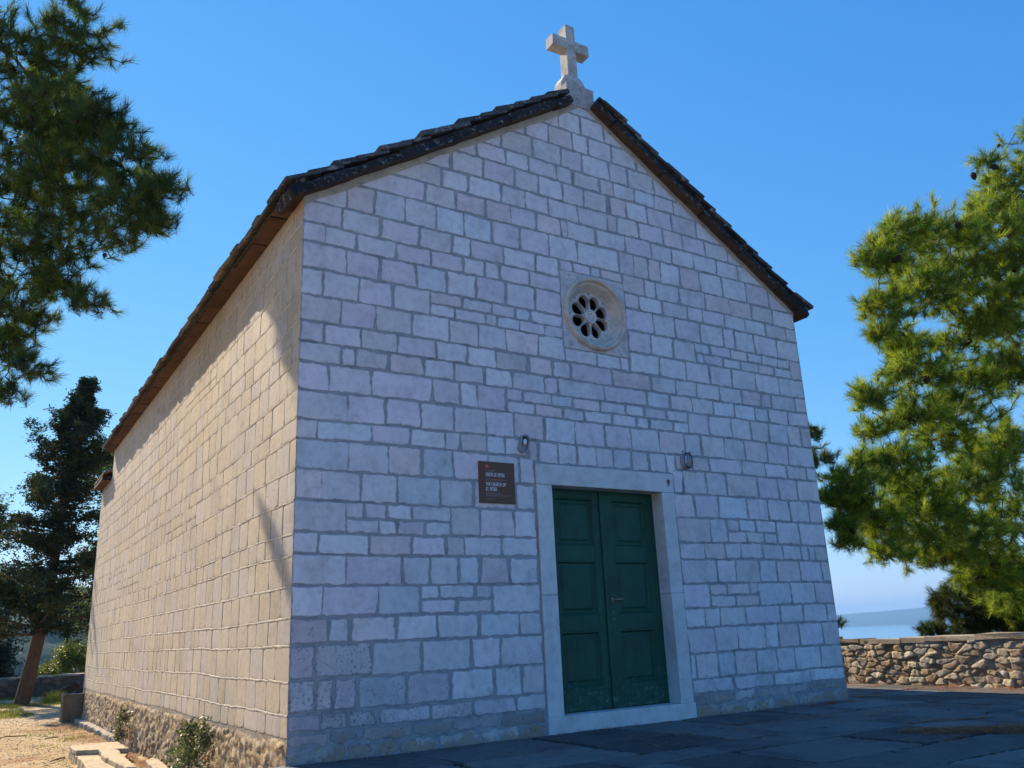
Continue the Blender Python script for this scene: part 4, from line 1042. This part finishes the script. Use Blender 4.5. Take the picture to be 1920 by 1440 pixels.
    for i in idx:
        q = bpy.data.objects.new('cone', me); COL.objects.link(q); q.parent = root; q.location = tuple(np.array(CP[i])-o0)
        q.rotation_euler = (rg.uniform(-1, 1), rg.uniform(-1, 1), rg.uniform(0, 6)); s = cone_s*rg.uniform(.8, 1.3); q.scale = (s, s, s)
    return root

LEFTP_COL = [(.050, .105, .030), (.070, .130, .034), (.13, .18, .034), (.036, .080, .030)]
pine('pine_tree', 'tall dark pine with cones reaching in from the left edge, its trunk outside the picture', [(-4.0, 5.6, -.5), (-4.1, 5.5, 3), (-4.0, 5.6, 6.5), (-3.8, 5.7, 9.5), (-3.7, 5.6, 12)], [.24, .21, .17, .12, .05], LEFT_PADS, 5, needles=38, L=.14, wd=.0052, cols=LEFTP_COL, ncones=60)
pine('pine_tree', 'broad sunlit pine with yellow green needles, behind the rubble wall on the right', [(15.6, -.6, -1.6), (15.4, -.7, 1.5), (15.0, -.9, 4.2), (14.2, -1.2, 6.8), (13.0, -1.5, 8.8)], [.26, .22, .18, .12, .04], RIGHT_PADS, 9, needles=30, L=.15, wd=.0064, ncones=99, cone_s=1.5,
     cols=[(.23, .32, .038), (.18, .28, .034), (.33, .39, .045), (.10, .18, .03)])
pine('pine_tree', 'small pine just behind the right hand corner of the church', [(10.9, 5.8, -1.2), (10.8, 5.8, 1.2), (10.7, 5.7, 3.0), (10.6, 5.7, 4.6)], [.10, .08, .06, .02], SMALL_PADS, 12, needles=44, L=.15, wd=.0065, ncones=8, cols=[(.12, .15, .025), (.09, .12, .022), (.06, .09, .02)])
pine('pine_tree', 'low dark pine behind the right end of the rubble wall, under the broad pine', [(15.2, 1.0, -1.6), (15.2, 1.0, .5), (15.1, .9, 2.2)], [.12, .10, .04], LOW_PADS, 14, needles=44, L=.15, wd=.0065, ncones=6, cols=[(.045, .07, .02), (.055, .08, .022), (.035, .06, .02)])

def leaf_faces(cent, rg, n, size, spread, flat=.6):
    """n small pointed leaves scattered round every centre"""
    k = len(cent)*n; c = np.repeat(cent, n, 0)+rg.normal(0, 1, (k, 3))*spread
    a = unit(rg.normal(size=(k, 3))*np.array([1, 1, flat])); b = unit(np.cross(a, unit(rg.normal(size=(k, 3)))))
    L = size*rg.uniform(.6, 1.3, (k, 1)); w_ = L*rg.uniform(.3, .5, (k, 1))
    V = np.stack([c-a*L*.5, c+b*w_*.5, c+a*L*.5, c-b*w_*.5], 1).reshape(-1, 3)
    return V, np.arange(4*k).reshape(-1, 4)
def cypress(name, label, base, top, trunk_r, env, nb, seed, cols):
    """upswept branches hung with dense scaly sprays; env(h) is the reach at height fraction h"""
    rg = np.random.default_rng(seed); root = thing(name, label, 'cypress tree', base); b0 = np.array(base, float); t0 = np.array(top, float)
    path = [tuple(b0+(t0-b0)*t+np.array([.10*math.sin(t*5), .1*math.sin(t*4+1), 0])) for t in np.linspace(0, 1, 12)]
    wood = MB(); wood.tube(path, list(np.linspace(trunk_r, .02, 12)), 10)
    cents, sh = [], []
    for i in range(nb):
        h = .20+.80*(i+.5)/nb; h += rg.uniform(-.02, .02); p = b0+(t0-b0)*h; az = i*2.4+rg.uniform(-.6, .6); rch = env(h)*rg.uniform(.45, 1.2)
        up = rg.uniform(.2, .9)*rch if h > .55 else rg.uniform(-.15, .4)*rch+.05
        e = p+np.array([math.cos(az)*rch, math.sin(az)*rch, up]); m = p+np.array([math.cos(az)*rch*.6, math.sin(az)*rch*.6, up*.18])
        br = bez(p, m, e, 9); wood.tube(br, list(np.linspace(.035*(1-h)+.012, .006, 9)), 4, cap=False)
        for j in range(1, 9):
            kk = 4 if j > 4 else 2
            for q in range(kk): cents.append(br[j]+rg.normal(0, .10, 3)*np.array([1, 1, .7])*(.8+.5*rch)); sh.append(rg.uniform(.7, 1.25))
    cents.append(t0+np.array([0, 0, .05])); sh.append(1)
    for q in range(14): cents.append(t0+np.array([0, 0, -.09*q])+rg.normal(0, .05, 3)); sh.append(1)
    cents = np.array(cents); V, F = leaf_faces(cents, rg, 34, .095, np.array([.075, .075, .055]))
    cols = np.array(cols); C = cols[rg.integers(0, len(cols), len(cents))]*np.array(sh)[:, None]; C = np.repeat(C, 34, 0)*rg.uniform(.75, 1.3, (len(cents)*34, 1)); C = np.concatenate([C, np.ones((len(C), 1))], 1)
    put(wood.build('trunk', M_CBARK), root); put(soup_obj('crown', V, F, M_SCALE, None, C), root); return root
def cyp_env(h):
    return float(np.interp(h, [.2, .3, .5, .66, .80, .90, .96, 1.02], [1.2, 2.0, 1.85, 1.25, .85, .38, .15, .03]))*(1+.22*math.sin(h*37))
cypress('cypress_tree', 'dark ragged cypress with a bare reddish lower trunk, left of the church', (-.77, 20.3, -.42), (.02, 20.4, 8.75), .20, cyp_env, 118, 4, [(.020, .040, .018), (.030, .048, .018), (.016, .030, .018), (.055, .060, .020)])

def leafy(name, label, base, trunk_r, pads, seed, cols, n=40, size=.10, cat='tree', spread=.16, cl=60, mat=None, group=None, bark=None):
    """trunk with limbs to each pad; every pad is a cloud of leaf clumps"""
    rg = np.random.default_rng(seed); root = thing(name, label, cat, base, group); b0 = np.array(base, float); wood = MB(); cents, sh = [], []
    top = np.mean([p[0] for p in pads], 0); zt = max(p[0][2] for p in pads); tp = b0+(top-b0)*np.array([.5, .5, 0])+np.array([0, 0, (zt-b0[2])*.75])
    wood.tube(bez(b0, b0+np.array([0, 0, (zt-b0[2])*.4]), tp, 8), list(np.linspace(trunk_r, trunk_r*.3, 8)), 8)
    for (c, rad) in pads:
        c = np.array(c, float); rad = np.array(rad if hasattr(rad, '__len__') else (rad, rad, rad*.75), float)
        s = b0+(tp-b0)*min(.95, max(.25, (c[2]-b0[2])/(zt-b0[2])*.7)); wood.tube(bez(s, (s+c)/2+np.array([0, 0, -.1]), c, 6), list(np.linspace(trunk_r*.4, trunk_r*.08, 6)), 5, cap=False)
        q = unit(rg.normal(size=(cl, 3)))*rg.uniform(.25, 1, (cl, 1))**.5; lump = 1+.7*(vnoise(q[:, 0]*3+seed, q[:, 1]*3+q[:, 2], seed)-.5)
        pts = c+q*rad*lump[:, None]
        for p in pts[::4]: wood.tube([c, (c+p)/2+rg.normal(0, .05, 3), p], [trunk_r*.1, trunk_r*.07, trunk_r*.03], 3, cap=False)
        cents.append(pts); sh.append(rg.uniform(.7, 1.3, cl))
    cents = np.concatenate(cents); sh = np.concatenate(sh); V, F = leaf_faces(cents, rg, n, size, np.array([spread, spread, spread*.75]))
    cols = np.array(cols); C = cols[rg.integers(0, len(cols), len(cents))]*sh[:, None]; C = np.repeat(C, n, 0)*rg.uniform(.75, 1.3, (len(cents)*n, 1)); C = np.concatenate([C, np.ones((len(C), 1))], 1)
    put(wood.build('trunk', bark or M_BARK), root); put(soup_obj('crown', V, F, mat or M_LEAF, None, C), root); return root
GREEN = [(.07, .11, .022), (.10, .135, .025), (.05, .08, .02)]; DARKG = [(.016, .026, .018), (.022, .034, .018), (.03, .04, .02)]; BRIGHT = [(.13, .17, .03), (.10, .14, .03), (.17, .19, .04)]
leafy('pine_tree', 'green pine showing between the cypress and the far end of the church', (2.2, 31.5, -1.9), .22, [((2.9, 31.5, 8.7), (1.3, 1.5, .7)), ((1.9, 31.0, 7.7), (1.3, 1.4, .7)), ((2.6, 31.0, 6.3), (1.3, 1.3, .8)), ((2.0, 31.4, 4.6), (1.0, 1.2, .5)), ((2.7, 31.6, 3.9), (1.1, 1.2, .6)), ((1.7, 31.2, 2.7), (1.2, 1.2, .7)), ((2.6, 31.3, 2.1), (.8, 1.0, .6)), ((3.8, 32, 7.2), (1.4, 1.5, 1.0)), ((4.2, 32, 5.0), (1.4, 1.5, 1.0))], 31, GREEN+DARKG[2:], n=46, size=.16, cat='pine tree', spread=.2, cl=46, mat=M_NEEDLE)
leafy('broadleaf_tree', 'dark dense tree in the shade at the left edge, behind the cypress', (-2.4, 27.6, -1.6), .2, [((-1.6, 27.4, 2.6), (1.4, 1.3, 1.1)), ((-1.9, 27.2, 1.0), (1.1, 1.2, .8)), ((-3.4, 27.3, 1.4), (1.4, 1.3, 1.2)), ((-2.4, 27.0, .2), (1.2, .9, .7)), ((-1.2, 27.4, .6), (.6, .8, .8))], 33, DARKG, n=60, size=.14, spread=.2, cl=56)
leafy('broadleaf_tree', 'olive green tree behind the cypress at the left edge, lit from the side', (-3.2, 31, -1.8), .2, [((-2.9, 31, 6.6), (1.5, 1.4, .9)), ((-2.0, 31, 5.2), (1.4, 1.4, .9)), ((-3.4, 31, 4.8), (1.4, 1.4, .9)), ((-1.3, 30.8, 3.4), (1.2, 1.3, .8)), ((-2.4, 31, 3.4), (1.2, 1.3, .8)), ((-4.2, 31, 6.0), (1.4, 1.3, 1.0))], 35, GREEN+DARKG, n=46, size=.15, spread=.2, cl=46)
leafy('round_shrub', 'bright green rounded shrub over the low wall, right of the cypress trunk', (1.55, 30.4, -1.7), .08, [((1.45, 30.3, .55), (.75, .8, .7)), ((.75, 30.2, .25), (.55, .7, .4)), ((2.1, 30.5, .8), (.6, .7, .7)), ((1.2, 30.4, .9), (.45, .5, .4)), ((.35, 30.2, .05), (.3, .4, .25))], 37, BRIGHT, n=60, size=.09, cat='shrub', spread=.13, cl=60)
leafy('garden_shrub', 'leafy green shrub growing against the rubble footing of the church', (-.25, 2.35, -.5), .012, [((-.24, 2.30, -.02), (.15, .30, .17)), ((-.26, 2.15, -.20), (.17, .34, .18)), ((-.22, 2.60, -.12), (.14, .26, .16)), ((-.2, 1.92, .10), (.05, .07, .16)), ((-.22, 2.42, .12), (.07, .12, .10))], 39, [(.075, .105, .045), (.10, .13, .06), (.05, .08, .035), (.13, .15, .09)], n=9, size=.048, cat='shrub', spread=.035, cl=42)
leafy('wall_sapling', 'thin pale leaved sapling at the foot of the side wall, beyond the carved slab', (-.16, 7.45, -.45), .010, [((-.15, 7.45, -.12), (.09, .22, .12)), ((-.16, 7.4, -.28), (.07, .18, .10)), ((-.14, 7.3, .0), (.05, .10, .08))], 41, [(.13, .14, .09), (.08, .10, .05), (.18, .18, .14)], n=10, size=.05, cat='shrub', spread=.035, cl=26)
for lab, (x, y), s, sd_ in (('grassy weed at the foot of the rubble wall, near its middle', (10.75, 2.6), .10, 3), ('leafy weed over the rubble wall, next to the dark low pine', (11.0, 2.0), .20, 4)):
    rg = np.random.default_rng(sd_); zb = -1.0; k = 16
    base = np.repeat([[x, y, zb]], k, 0)+rg.normal(0, .16, (k, 3))*[1, 1, 0]; tipp = base+np.array([0, 0, s+.85])+rg.normal(0, .18, (k, 3)); d = unit(tipp-base)
    root = thing('wall_weed', lab.replace('at the foot of', 'showing above'), 'plant', (x, y, zb)); wood = MB()
    for a, b in zip(base, tipp): wood.tube([a, (a+b)/2, b], [.008, .006, .003], 3, cap=False)
    V, F = needle_faces(np.concatenate([tipp, base+(tipp-base)*.85]), np.concatenate([d, d]), rg, 40, .14, .007); C = np.tile([[.10, .12, .03, 1]], (len(F), 1))*rg.uniform(.6, 1.3, (len(F), 1))
    put(wood.build('stem', M_BARK), root); put(soup_obj('foliage', V, F, M_NEEDLE, None, C), root)

# ---- grass -------------------------------------------------------------
def blades(rg, pts, h, wd, lean=.45):
    k = len(pts); d = unit(rg.normal(0, lean, (k, 3))*[1, 1, 0]+[0, 0, 1]); L = h*rg.uniform(.5, 1.2, (k, 1)); s = unit(np.cross(d, rg.normal(size=(k, 3))))*wd/2
    V = np.stack([pts-s, pts+s, pts+d*L], 1).reshape(-1, 3); return V, np.arange(3*k).reshape(-1, 3)
rg = np.random.default_rng(77)
gx, gy = rg.uniform(-6, 3, 60000), rg.uniform(16.0, 24.2, 60000); keep = (fbm(gx*.55, gy*.35, 90) > .53-.010*(gy-16)) & ~((gx > -.1) & (gy < 14)) & (gx < 2.4)
gp = np.stack([gx, gy, ground_z(gx, gy)], -1)[keep]; V, F = blades(rg, gp, .075, .012); cc_ = np.array([(.16, .19, .035), (.24, .23, .06), (.10, .14, .03)]); C = np.concatenate([cc_[rg.integers(0, 3, len(F))]*rg.uniform(.7, 1.3, (len(F), 1)), np.ones((len(F), 1))], 1)
tag(soup_obj('grass', V, F, M_GRASS, None, C), 'short sunlit grass on the lawn around the cypress', 'grass', kind='stuff')
rg = np.random.default_rng(78); pts = []
for (x, y, r, n) in ((-.6, 9.6, .10, 60), (-1.05, 9.0, .12, 60), (-.9, 11.2, .2, 90), (-.35, 10.0, .2, 120), (-.8, 6.4, .12, 60), (-1.2, 5.5, .15, 50), (-.6, 11.9, .25, 100), (-1.6, 12.2, .3, 100)):
    a = rg.normal(0, r, (n, 2)); pts.append(np.stack([x+a[:, 0], y+a[:, 1], ground_z(x+a[:, 0], y+a[:, 1])], -1))
V, F = blades(rg, np.concatenate(pts), .06, .008); C = np.concatenate([cc_[rg.integers(0, 3, len(F))]*rg.uniform(.7, 1.3, (len(F), 1)), np.ones((len(F), 1))], 1)
tag(soup_obj('sparse_grass', V, F, M_GRASS, None, C), 'sparse grass sprouting in the gravel beside the church', 'grass', kind='stuff')
root = thing('grass_tuft', 'upright tuft of grass on the lawn right of the cypress trunk', 'grass tuft', (.0, 20.6, -.3)); rg = np.random.default_rng(80); a = rg.normal(0, .13, (500, 2))
V, F = blades(rg, np.stack([a[:, 0], 20.6+a[:, 1], ground_z(a[:, 0], 20.6+a[:, 1])-.02], -1), .36, .014, .3); C = np.tile([[.17, .20, .05, 1]], (len(F), 1))*rg.uniform(.6, 1.3, (len(F), 1)); put(soup_obj('blades', V, F, M_GRASS, None, C), root)

# ---- pebbles and needle litter -----------------------------------------------
rg = np.random.default_rng(81); n = 9000; px, py = rg.uniform(-3.2, -.1, n), 3.5+13*rg.random(n)**1.3; s = rg.uniform(.004, .016, n)*(1+.8*(rg.random(n) < .05)); pz = ground_z(px, py)
oct_ = np.array([(1, 0, 0), (0, 1, 0), (-1, 0, 0), (0, -1, 0), (0, 0, .7), (0, 0, -.5)]); of = np.array([(0, 1, 4), (1, 2, 4), (2, 3, 4), (3, 0, 4), (1, 0, 5), (2, 1, 5), (3, 2, 5), (0, 3, 5)])
V = (np.stack([px, py, pz], -1)[:, None]+oct_[None]*s[:, None, None]*rg.uniform(.6, 1.3, (n, 6, 1))).reshape(-1, 3); F = (of[None]+np.arange(n)[:, None, None]*6).reshape(-1, 3)
C = np.array([(.5, .42, .3), (.42, .33, .22), (.56, .5, .4), (.3, .22, .15)])[rg.integers(0, 4, n)]; C = np.concatenate([np.repeat(C, 8, 0), np.ones((8*n, 1))], 1)
tag(soup_obj('gravel', V, F, M_RUB, None, C), 'loose tan gravel scattered over the ground beside the church', 'gravel', kind='stuff')
def litter(name, label, blobs, seed, cols, zf, L=.085):
    rg = np.random.default_rng(seed); P = []
    for (x, y, rx, ry, ang, n) in blobs:
        r = rg.normal(0, 1, (n, 2))*[rx, ry]*(.6+.8*vnoise(rg.random(n)*9, rg.random(n)*9, seed))[:, None]; c, s_ = math.cos(ang), math.sin(ang)
        P.append(np.stack([x+r[:, 0]*c-r[:, 1]*s_, y+r[:, 0]*s_+r[:, 1]*c], -1))
    P = np.concatenate(P); P = P[fbm(P[:, 0]*2.6, P[:, 1]*2.6, seed+3) > .42]; P = P[~((P[:, 0] > -.02) & (P[:, 0] < 7.03) & (P[:, 1] > -.02))]; k = len(P); z = zf(P[:, 0], P[:, 1])+rg.uniform(.003, .016, k)
    a = rg.uniform(0, math.pi, k); d = np.stack([np.cos(a), np.sin(a), rg.normal(0, .12, k)], -1); ll = L*rg.uniform(.5, 1.1, (k, 1)); sd2 = np.stack([-np.sin(a), np.cos(a), np.zeros(k)], -1)*.0032
    p = np.concatenate([P, z[:, None]], 1); V = np.stack([p-d*ll/2-sd2, p-d*ll/2+sd2, p+d*ll/2+sd2*.5, p+d*ll/2-sd2*.5], 1).reshape(-1, 3)
    cols = np.array(cols); C = np.concatenate([cols[rg.integers(0, len(cols), k)]*rg.uniform(.7, 1.25, (k, 1)), np.ones((k, 1))], 1)
    tag(soup_obj(name, V, np.arange(4*k).reshape(-1, 4), M_GRASS, None, C), label, 'pine needles', kind='stuff')
RUST = [(.36, .16, .06), (.30, .12, .05), (.44, .23, .09), (.24, .11, .05)]
pzv = lambda x, y: -.004-.056*np.clip((x-6.5)/2, 0, 1)+.012*(fbm(x*.8, y*.8, 80)-.5)+.004
litter('needle_litter', 'rust brown pine needles drifted over the shaded paving and along the rubble wall', [(4.95, -2.75, .30, .12, -.6, 1000), (5.25, -3.05, .40, .20, -.4, 1500), (4.72, -2.45, .22, .05, -.55, 600), (5.9, -3.3, .5, .25, -.3, 2200), (5.8, -2.3, .5, .05, -.3, 400), (3.6, -1.2, 1.6, .7, -.2, 500), (6.5, -1.2, 1.2, .5, -.2, 500), (3.5, -.12, 2.2, .05, 0, 500), (7.55, .25, .22, .06, -.5, 600), (9.4, 1.2, .35, 1.8, 0, 1500), (9.72, 0, .12, 3.6, 0, 2000), (9.4, -1.4, .25, .9, 0, 900), (6.4, -.25, .5, .06, 0, 500), (5.4, -1.2, .9, .12, -.25, 500), (2.6, -1.3, 1.4, .3, -.2, 350)], 82, [(.52, .17, .07), (.44, .14, .06), (.58, .25, .11), (.36, .12, .05)], pzv)
gzv = lambda x, y: ground_z(x, y)+.004
litter('fallen_needles', 'reddish pine needles around the cypress trunk and the foot of the side wall', [(-.75, 20.1, .45, .45, 0, 2600), (-.2, 19.5, .3, .25, 0, 900), (-.3, 10.2, .18, 1.0, 0, 2600), (-.25, 8.0, .10, .7, 0, 1600), (-.15, 5.6, .07, 1.3, 0, 2400), (-.7, 12.5, .5, .5, 0, 900), (-1.2, 8, .7, 2, 0, 900), (-.35, 13.0, .2, .4, 0, 900)], 83, RUST, gzv)

# ---- stones, log and sticks beside the church -----------------------------------------
def rough_block(name, label, cat, polys, zs, mats, loc, col, jit=.008, bevel=.012, seed=1):
    B = MB(); rr = random.Random(seed)
    for poly, (a, b) in zip(polys, zs):
        P = []
        for i in range(len(poly)):
            p, q = poly[i], poly[(i+1) % len(poly)]; k = max(1, int(math.dist(p, q)/.09))
            for j in range(k): P.append((p[0]+(q[0]-p[0])*j/k+rr.uniform(-jit, jit)-loc[0], p[1]+(q[1]-p[1])*j/k+rr.uniform(-jit, jit)-loc[1]))
        B.prism(P, a-loc[2], b-loc[2], 0, col, 'z')
    o = B.build(name, mats, None, bevel=bevel); o.location = loc; return tag(o, label, cat)
SL = (.46, .36, .24, .5)
rough_block('carved_slab', 'broken carved stone slab with a raised rib and sunken bay, lying on the gravel', 'stone slab',
    [[(-.93, 3.55), (-.50, 3.4), (-.46, 5.0), (-.30, 5.7), (-.27, 6.75), (-.55, 6.9), (-.87, 6.8), (-.86, 5.5)], [(-.60, 3.75), (-.50, 3.65), (-.455, 4.95), (-.40, 6.05), (-.60, 6.15), (-.66, 5.1)], [(-.87, 6.08), (-.28, 5.72), (-.26, 6.76), (-.55, 6.9), (-.88, 6.82)]],
    [(-.58, -.365), (-.37, -.305), (-.368, -.303)], M_CROSS, (-.6, 5.2, -.5), SL, .012, .014, 3)
rough_block('stone_fragment', 'long narrow stone fragment half buried by the footing, in front of the shrub', 'stone slab', [[(-.36, 3.2), (-.20, 3.15), (-.13, 4.5), (-.16, 4.75), (-.27, 4.5)]], [(-.56, -.34)], M_CROSS, (-.25, 4, -.5), SL, .01, .012, 4)
rough_block('stone_block', 'upright grey stone block standing at the far corner of the church', 'stone block', [[(-.40, 13.55), (-.03, 13.45), (-.03, 14.0), (-.38, 14.1)]], [(-.55, .10)], M_RUB, (-.2, 13.8, -.5), (.16, .125, .09, .6), .012, .02, 5)
rough_block('plinth_stone', 'low rough kerb stone at the far foot of the footing', 'stone block', [[(-.10, 8.3), (.02, 8.25), (.02, 13.4), (-.16, 13.45), (-.14, 10.5)]], [(-.60, -.38)], M_RUB, (-.05, 11, -.5), (.36, .31, .25, .7), .03, .02, 6)
def blob(name, label, cat, loc, rad, mat, seed, col):
    n, m = 18, 12; th = np.linspace(0, 2*np.pi, n); ph = np.linspace(0, np.pi, m); T, Q = np.meshgrid(th, ph, indexing='ij'); X_, Y_, Z_ = np.sin(Q)*np.cos(T), np.sin(Q)*np.sin(T), np.cos(Q)
    r = 1+.5*(fbm(X_*1.8+seed+5, Y_*1.8+Z_*1.3+5, seed)-.5); r[-1] = r[0]; C = np.zeros((n, m, 4)); C[:] = col
    o = grid_obj(name, np.stack([X_*r*rad[0], Y_*r*rad[1], Z_*r*rad[2]], -1), mat, None, C); o.location = loc; return tag(o, label, cat)
blob('field_stone', 'small dark stone lying on the lawn beyond the grass tuft', 'stone', (.42, 22.2, -.28), (.15, .13, .10), M_RUB, 3, (.07, .06, .055, .3))
root = thing('fallen_log', 'dark fallen log with a broken end lying on the lawn before the low wall', 'log', (.9, 23.4, -.3)); B = MB()
B.tube([(-.02, 23.3, -.26), (.35, 23.35, -.24), (.62, 23.4, -.16), (.86, 23.45, -.02)], [.05, .10, .14, .11], 9); B.tube([(.45, 23.38, -.2), (.30, 23.2, -.25)], [.05, .03], 6); put(B.build('log_wood', plain_mat('dead_wood', (.05, .036, .028), .9, 0, .7, 12, .8, .1)), root)
M_STICK = plain_mat('dry_stick', (.14, .085, .055), .9, 0, .5, 30)
for lab, P in (('short bent stick lying on the gravel near the carved slab', [(-1.12, 6.55, -.455), (-1.03, 6.62, -.44), (-.93, 6.85, -.45), (-.90, 7.05, -.455)]), ('long dry stick on the gravel at the left edge', [(-1.62, 11.1, -.455), (-1.45, 11.2, -.44), (-1.22, 11.15, -.45), (-1.12, 11.3, -.455)]), ('thin twig on the gravel between the slab and the cypress', [(-.92, 10.2, -.455), (-.80, 10.25, -.445), (-.70, 10.3, -.455)])):
    B = MB(); c = np.mean(P, 0); B.tube([tuple(np.array(p)-c) for p in P], [.007, .011, .010, .006][:len(P)], 6); o = B.build('dry_stick', M_STICK); o.location = tuple(c); tag(o, lab, 'stick')

# ------------------------------------------------------------------ sea, island, hills, air
SEA = -62.0
def sea_mat():
    m, nt, p = new_mat('sea_water'); v = obj_vec(nt); mp = nt.nodes.new('ShaderNodeMapping'); mp.inputs['Scale'].default_value = (.02, .006, .02); nt.links.new(v, mp.inputs['Vector'])
    n1 = noise(nt, mp.outputs[0], 1, 6, .6); c = mix(nt, n1, (.06, .19, .36), (.09, .25, .44)); nt.links.new(c, p.inputs['Base Color']); p.inputs['Roughness'].default_value = .16
    n2 = noise(nt, v, .15, 4, .6); bump(nt, p, n2, .12, .6); return m
B = MB(); B.add([(-45000, -45000, 0), (45000, -45000, 0), (45000, 45000, 0), (-45000, 45000, 0)], [(0, 1, 2, 3)]); o = B.build('sea', sea_mat()); o.location = (0, 0, SEA); tag(o, kind='structure')
def forest_mat(name, a, b, sc):
    m, nt, p = new_mat(name); v = obj_vec(nt); n1 = noise(nt, v, sc, 8, .75); n2 = noise(nt, v, sc*.2, 4, .6); c = mix(nt, ramp(nt, n1, [(.38, (0, 0, 0)), (.62, (1, 1, 1))]), a, b); c = mix(nt, .5, c, ramp(nt, n2, [(.3, (.6, .6, .6)), (.7, (1.3, 1.3, 1.2))]), 'MULTIPLY')
    nt.links.new(c, p.inputs['Base Color']); p.inputs['Roughness'].default_value = .95; p.inputs['Specular IOR Level'].default_value = .05; return m
def hills(name, centre, along, length, width, height, seed, mat, rough, nu=160, nv=30, prof=None):
    th = along; u = np.linspace(-.5, .5, nu); v_ = np.linspace(-.5, .5, nv); U, V = np.meshgrid(u, v_, indexing='ij'); H = (prof(U) if prof else np.clip(1-(2*U)**2, 0, 1)**.6)*np.clip(1-(2*V)**2, 0, 1)**.8
    H = H*height*(.8+.4*fbm(U*7, V*3, seed))+rough*(fbm(U*nu/5, V*nv/4, seed+1)-.5)*(H > .02)
    X_ = centre[0]+U*length*math.cos(th)-V*width*math.sin(th); Y_ = centre[1]+U*length*math.sin(th)+V*width*math.cos(th)
    o = grid_obj(name, np.stack([X_, Y_, SEA-3+H], -1), mat); return tag(o, kind='structure')
hills('island', (7405+600, 5154-930), math.atan2(-.54, .84), 6500, 1500, 190, 5, forest_mat('island_scrub', (.03, .06, .06), (.05, .085, .08), .004), 10, prof=lambda U: np.clip((U+.5)*1.9, 0, 1)**.75*np.clip((.5-U)*5, 0, 1)**.5)
hills('hillside', (30, 760), .05, 1300, 460, 118, 8, forest_mat('hillside_wood', (.014, .034, .016), (.05, .085, .035), .09), 12, 300, 90)
B = MB(); B.box(-7, 7, -5, 5, 0, 7); hv = thing('far_house', 'small white house far off below the hillside, left of the cypress trunk', 'house', (2, 400, -30)); B.build('wall', plain_mat('white_render', (.75, .74, .72), .8, 0, .1), hv)
B = MB(); B.prism([(-7.6, 7), (7.6, 7), (0, 10.2)], -5.5, 5.5); B.build('roof', plain_mat('red_tile', (.35, .16, .10), .9, 0, .4, 2), hv)
B = MB(); [B.box(x-.5, x+.5, -5.03, -4.9, z, z+1.4) for x in (-4.5, -1.5, 1.5, 4.5) for z in (1, 4)]; B.build('window', M_DARK, hv)
hz = MB(); hz.box(-14000, 14000, -14000, 14000, SEA-1, 230); hzo = hz.build('haze', [])
hm = bpy.data.materials.new('haze_air'); hm.use_nodes = True; t = hm.node_tree; t.nodes.clear(); ov = t.nodes.new('ShaderNodeOutputMaterial'); pvn = t.nodes.new('ShaderNodeVolumePrincipled')
pvn.inputs['Color'].default_value = (.32, .60, 1, 1); pvn.inputs['Density'].default_value = 1.4e-4; pvn.inputs['Anisotropy'].default_value = .2; t.links.new(pvn.outputs[0], ov.inputs['Volume'])
hzo.data.materials.append(hm); tag(hzo, kind='stuff')
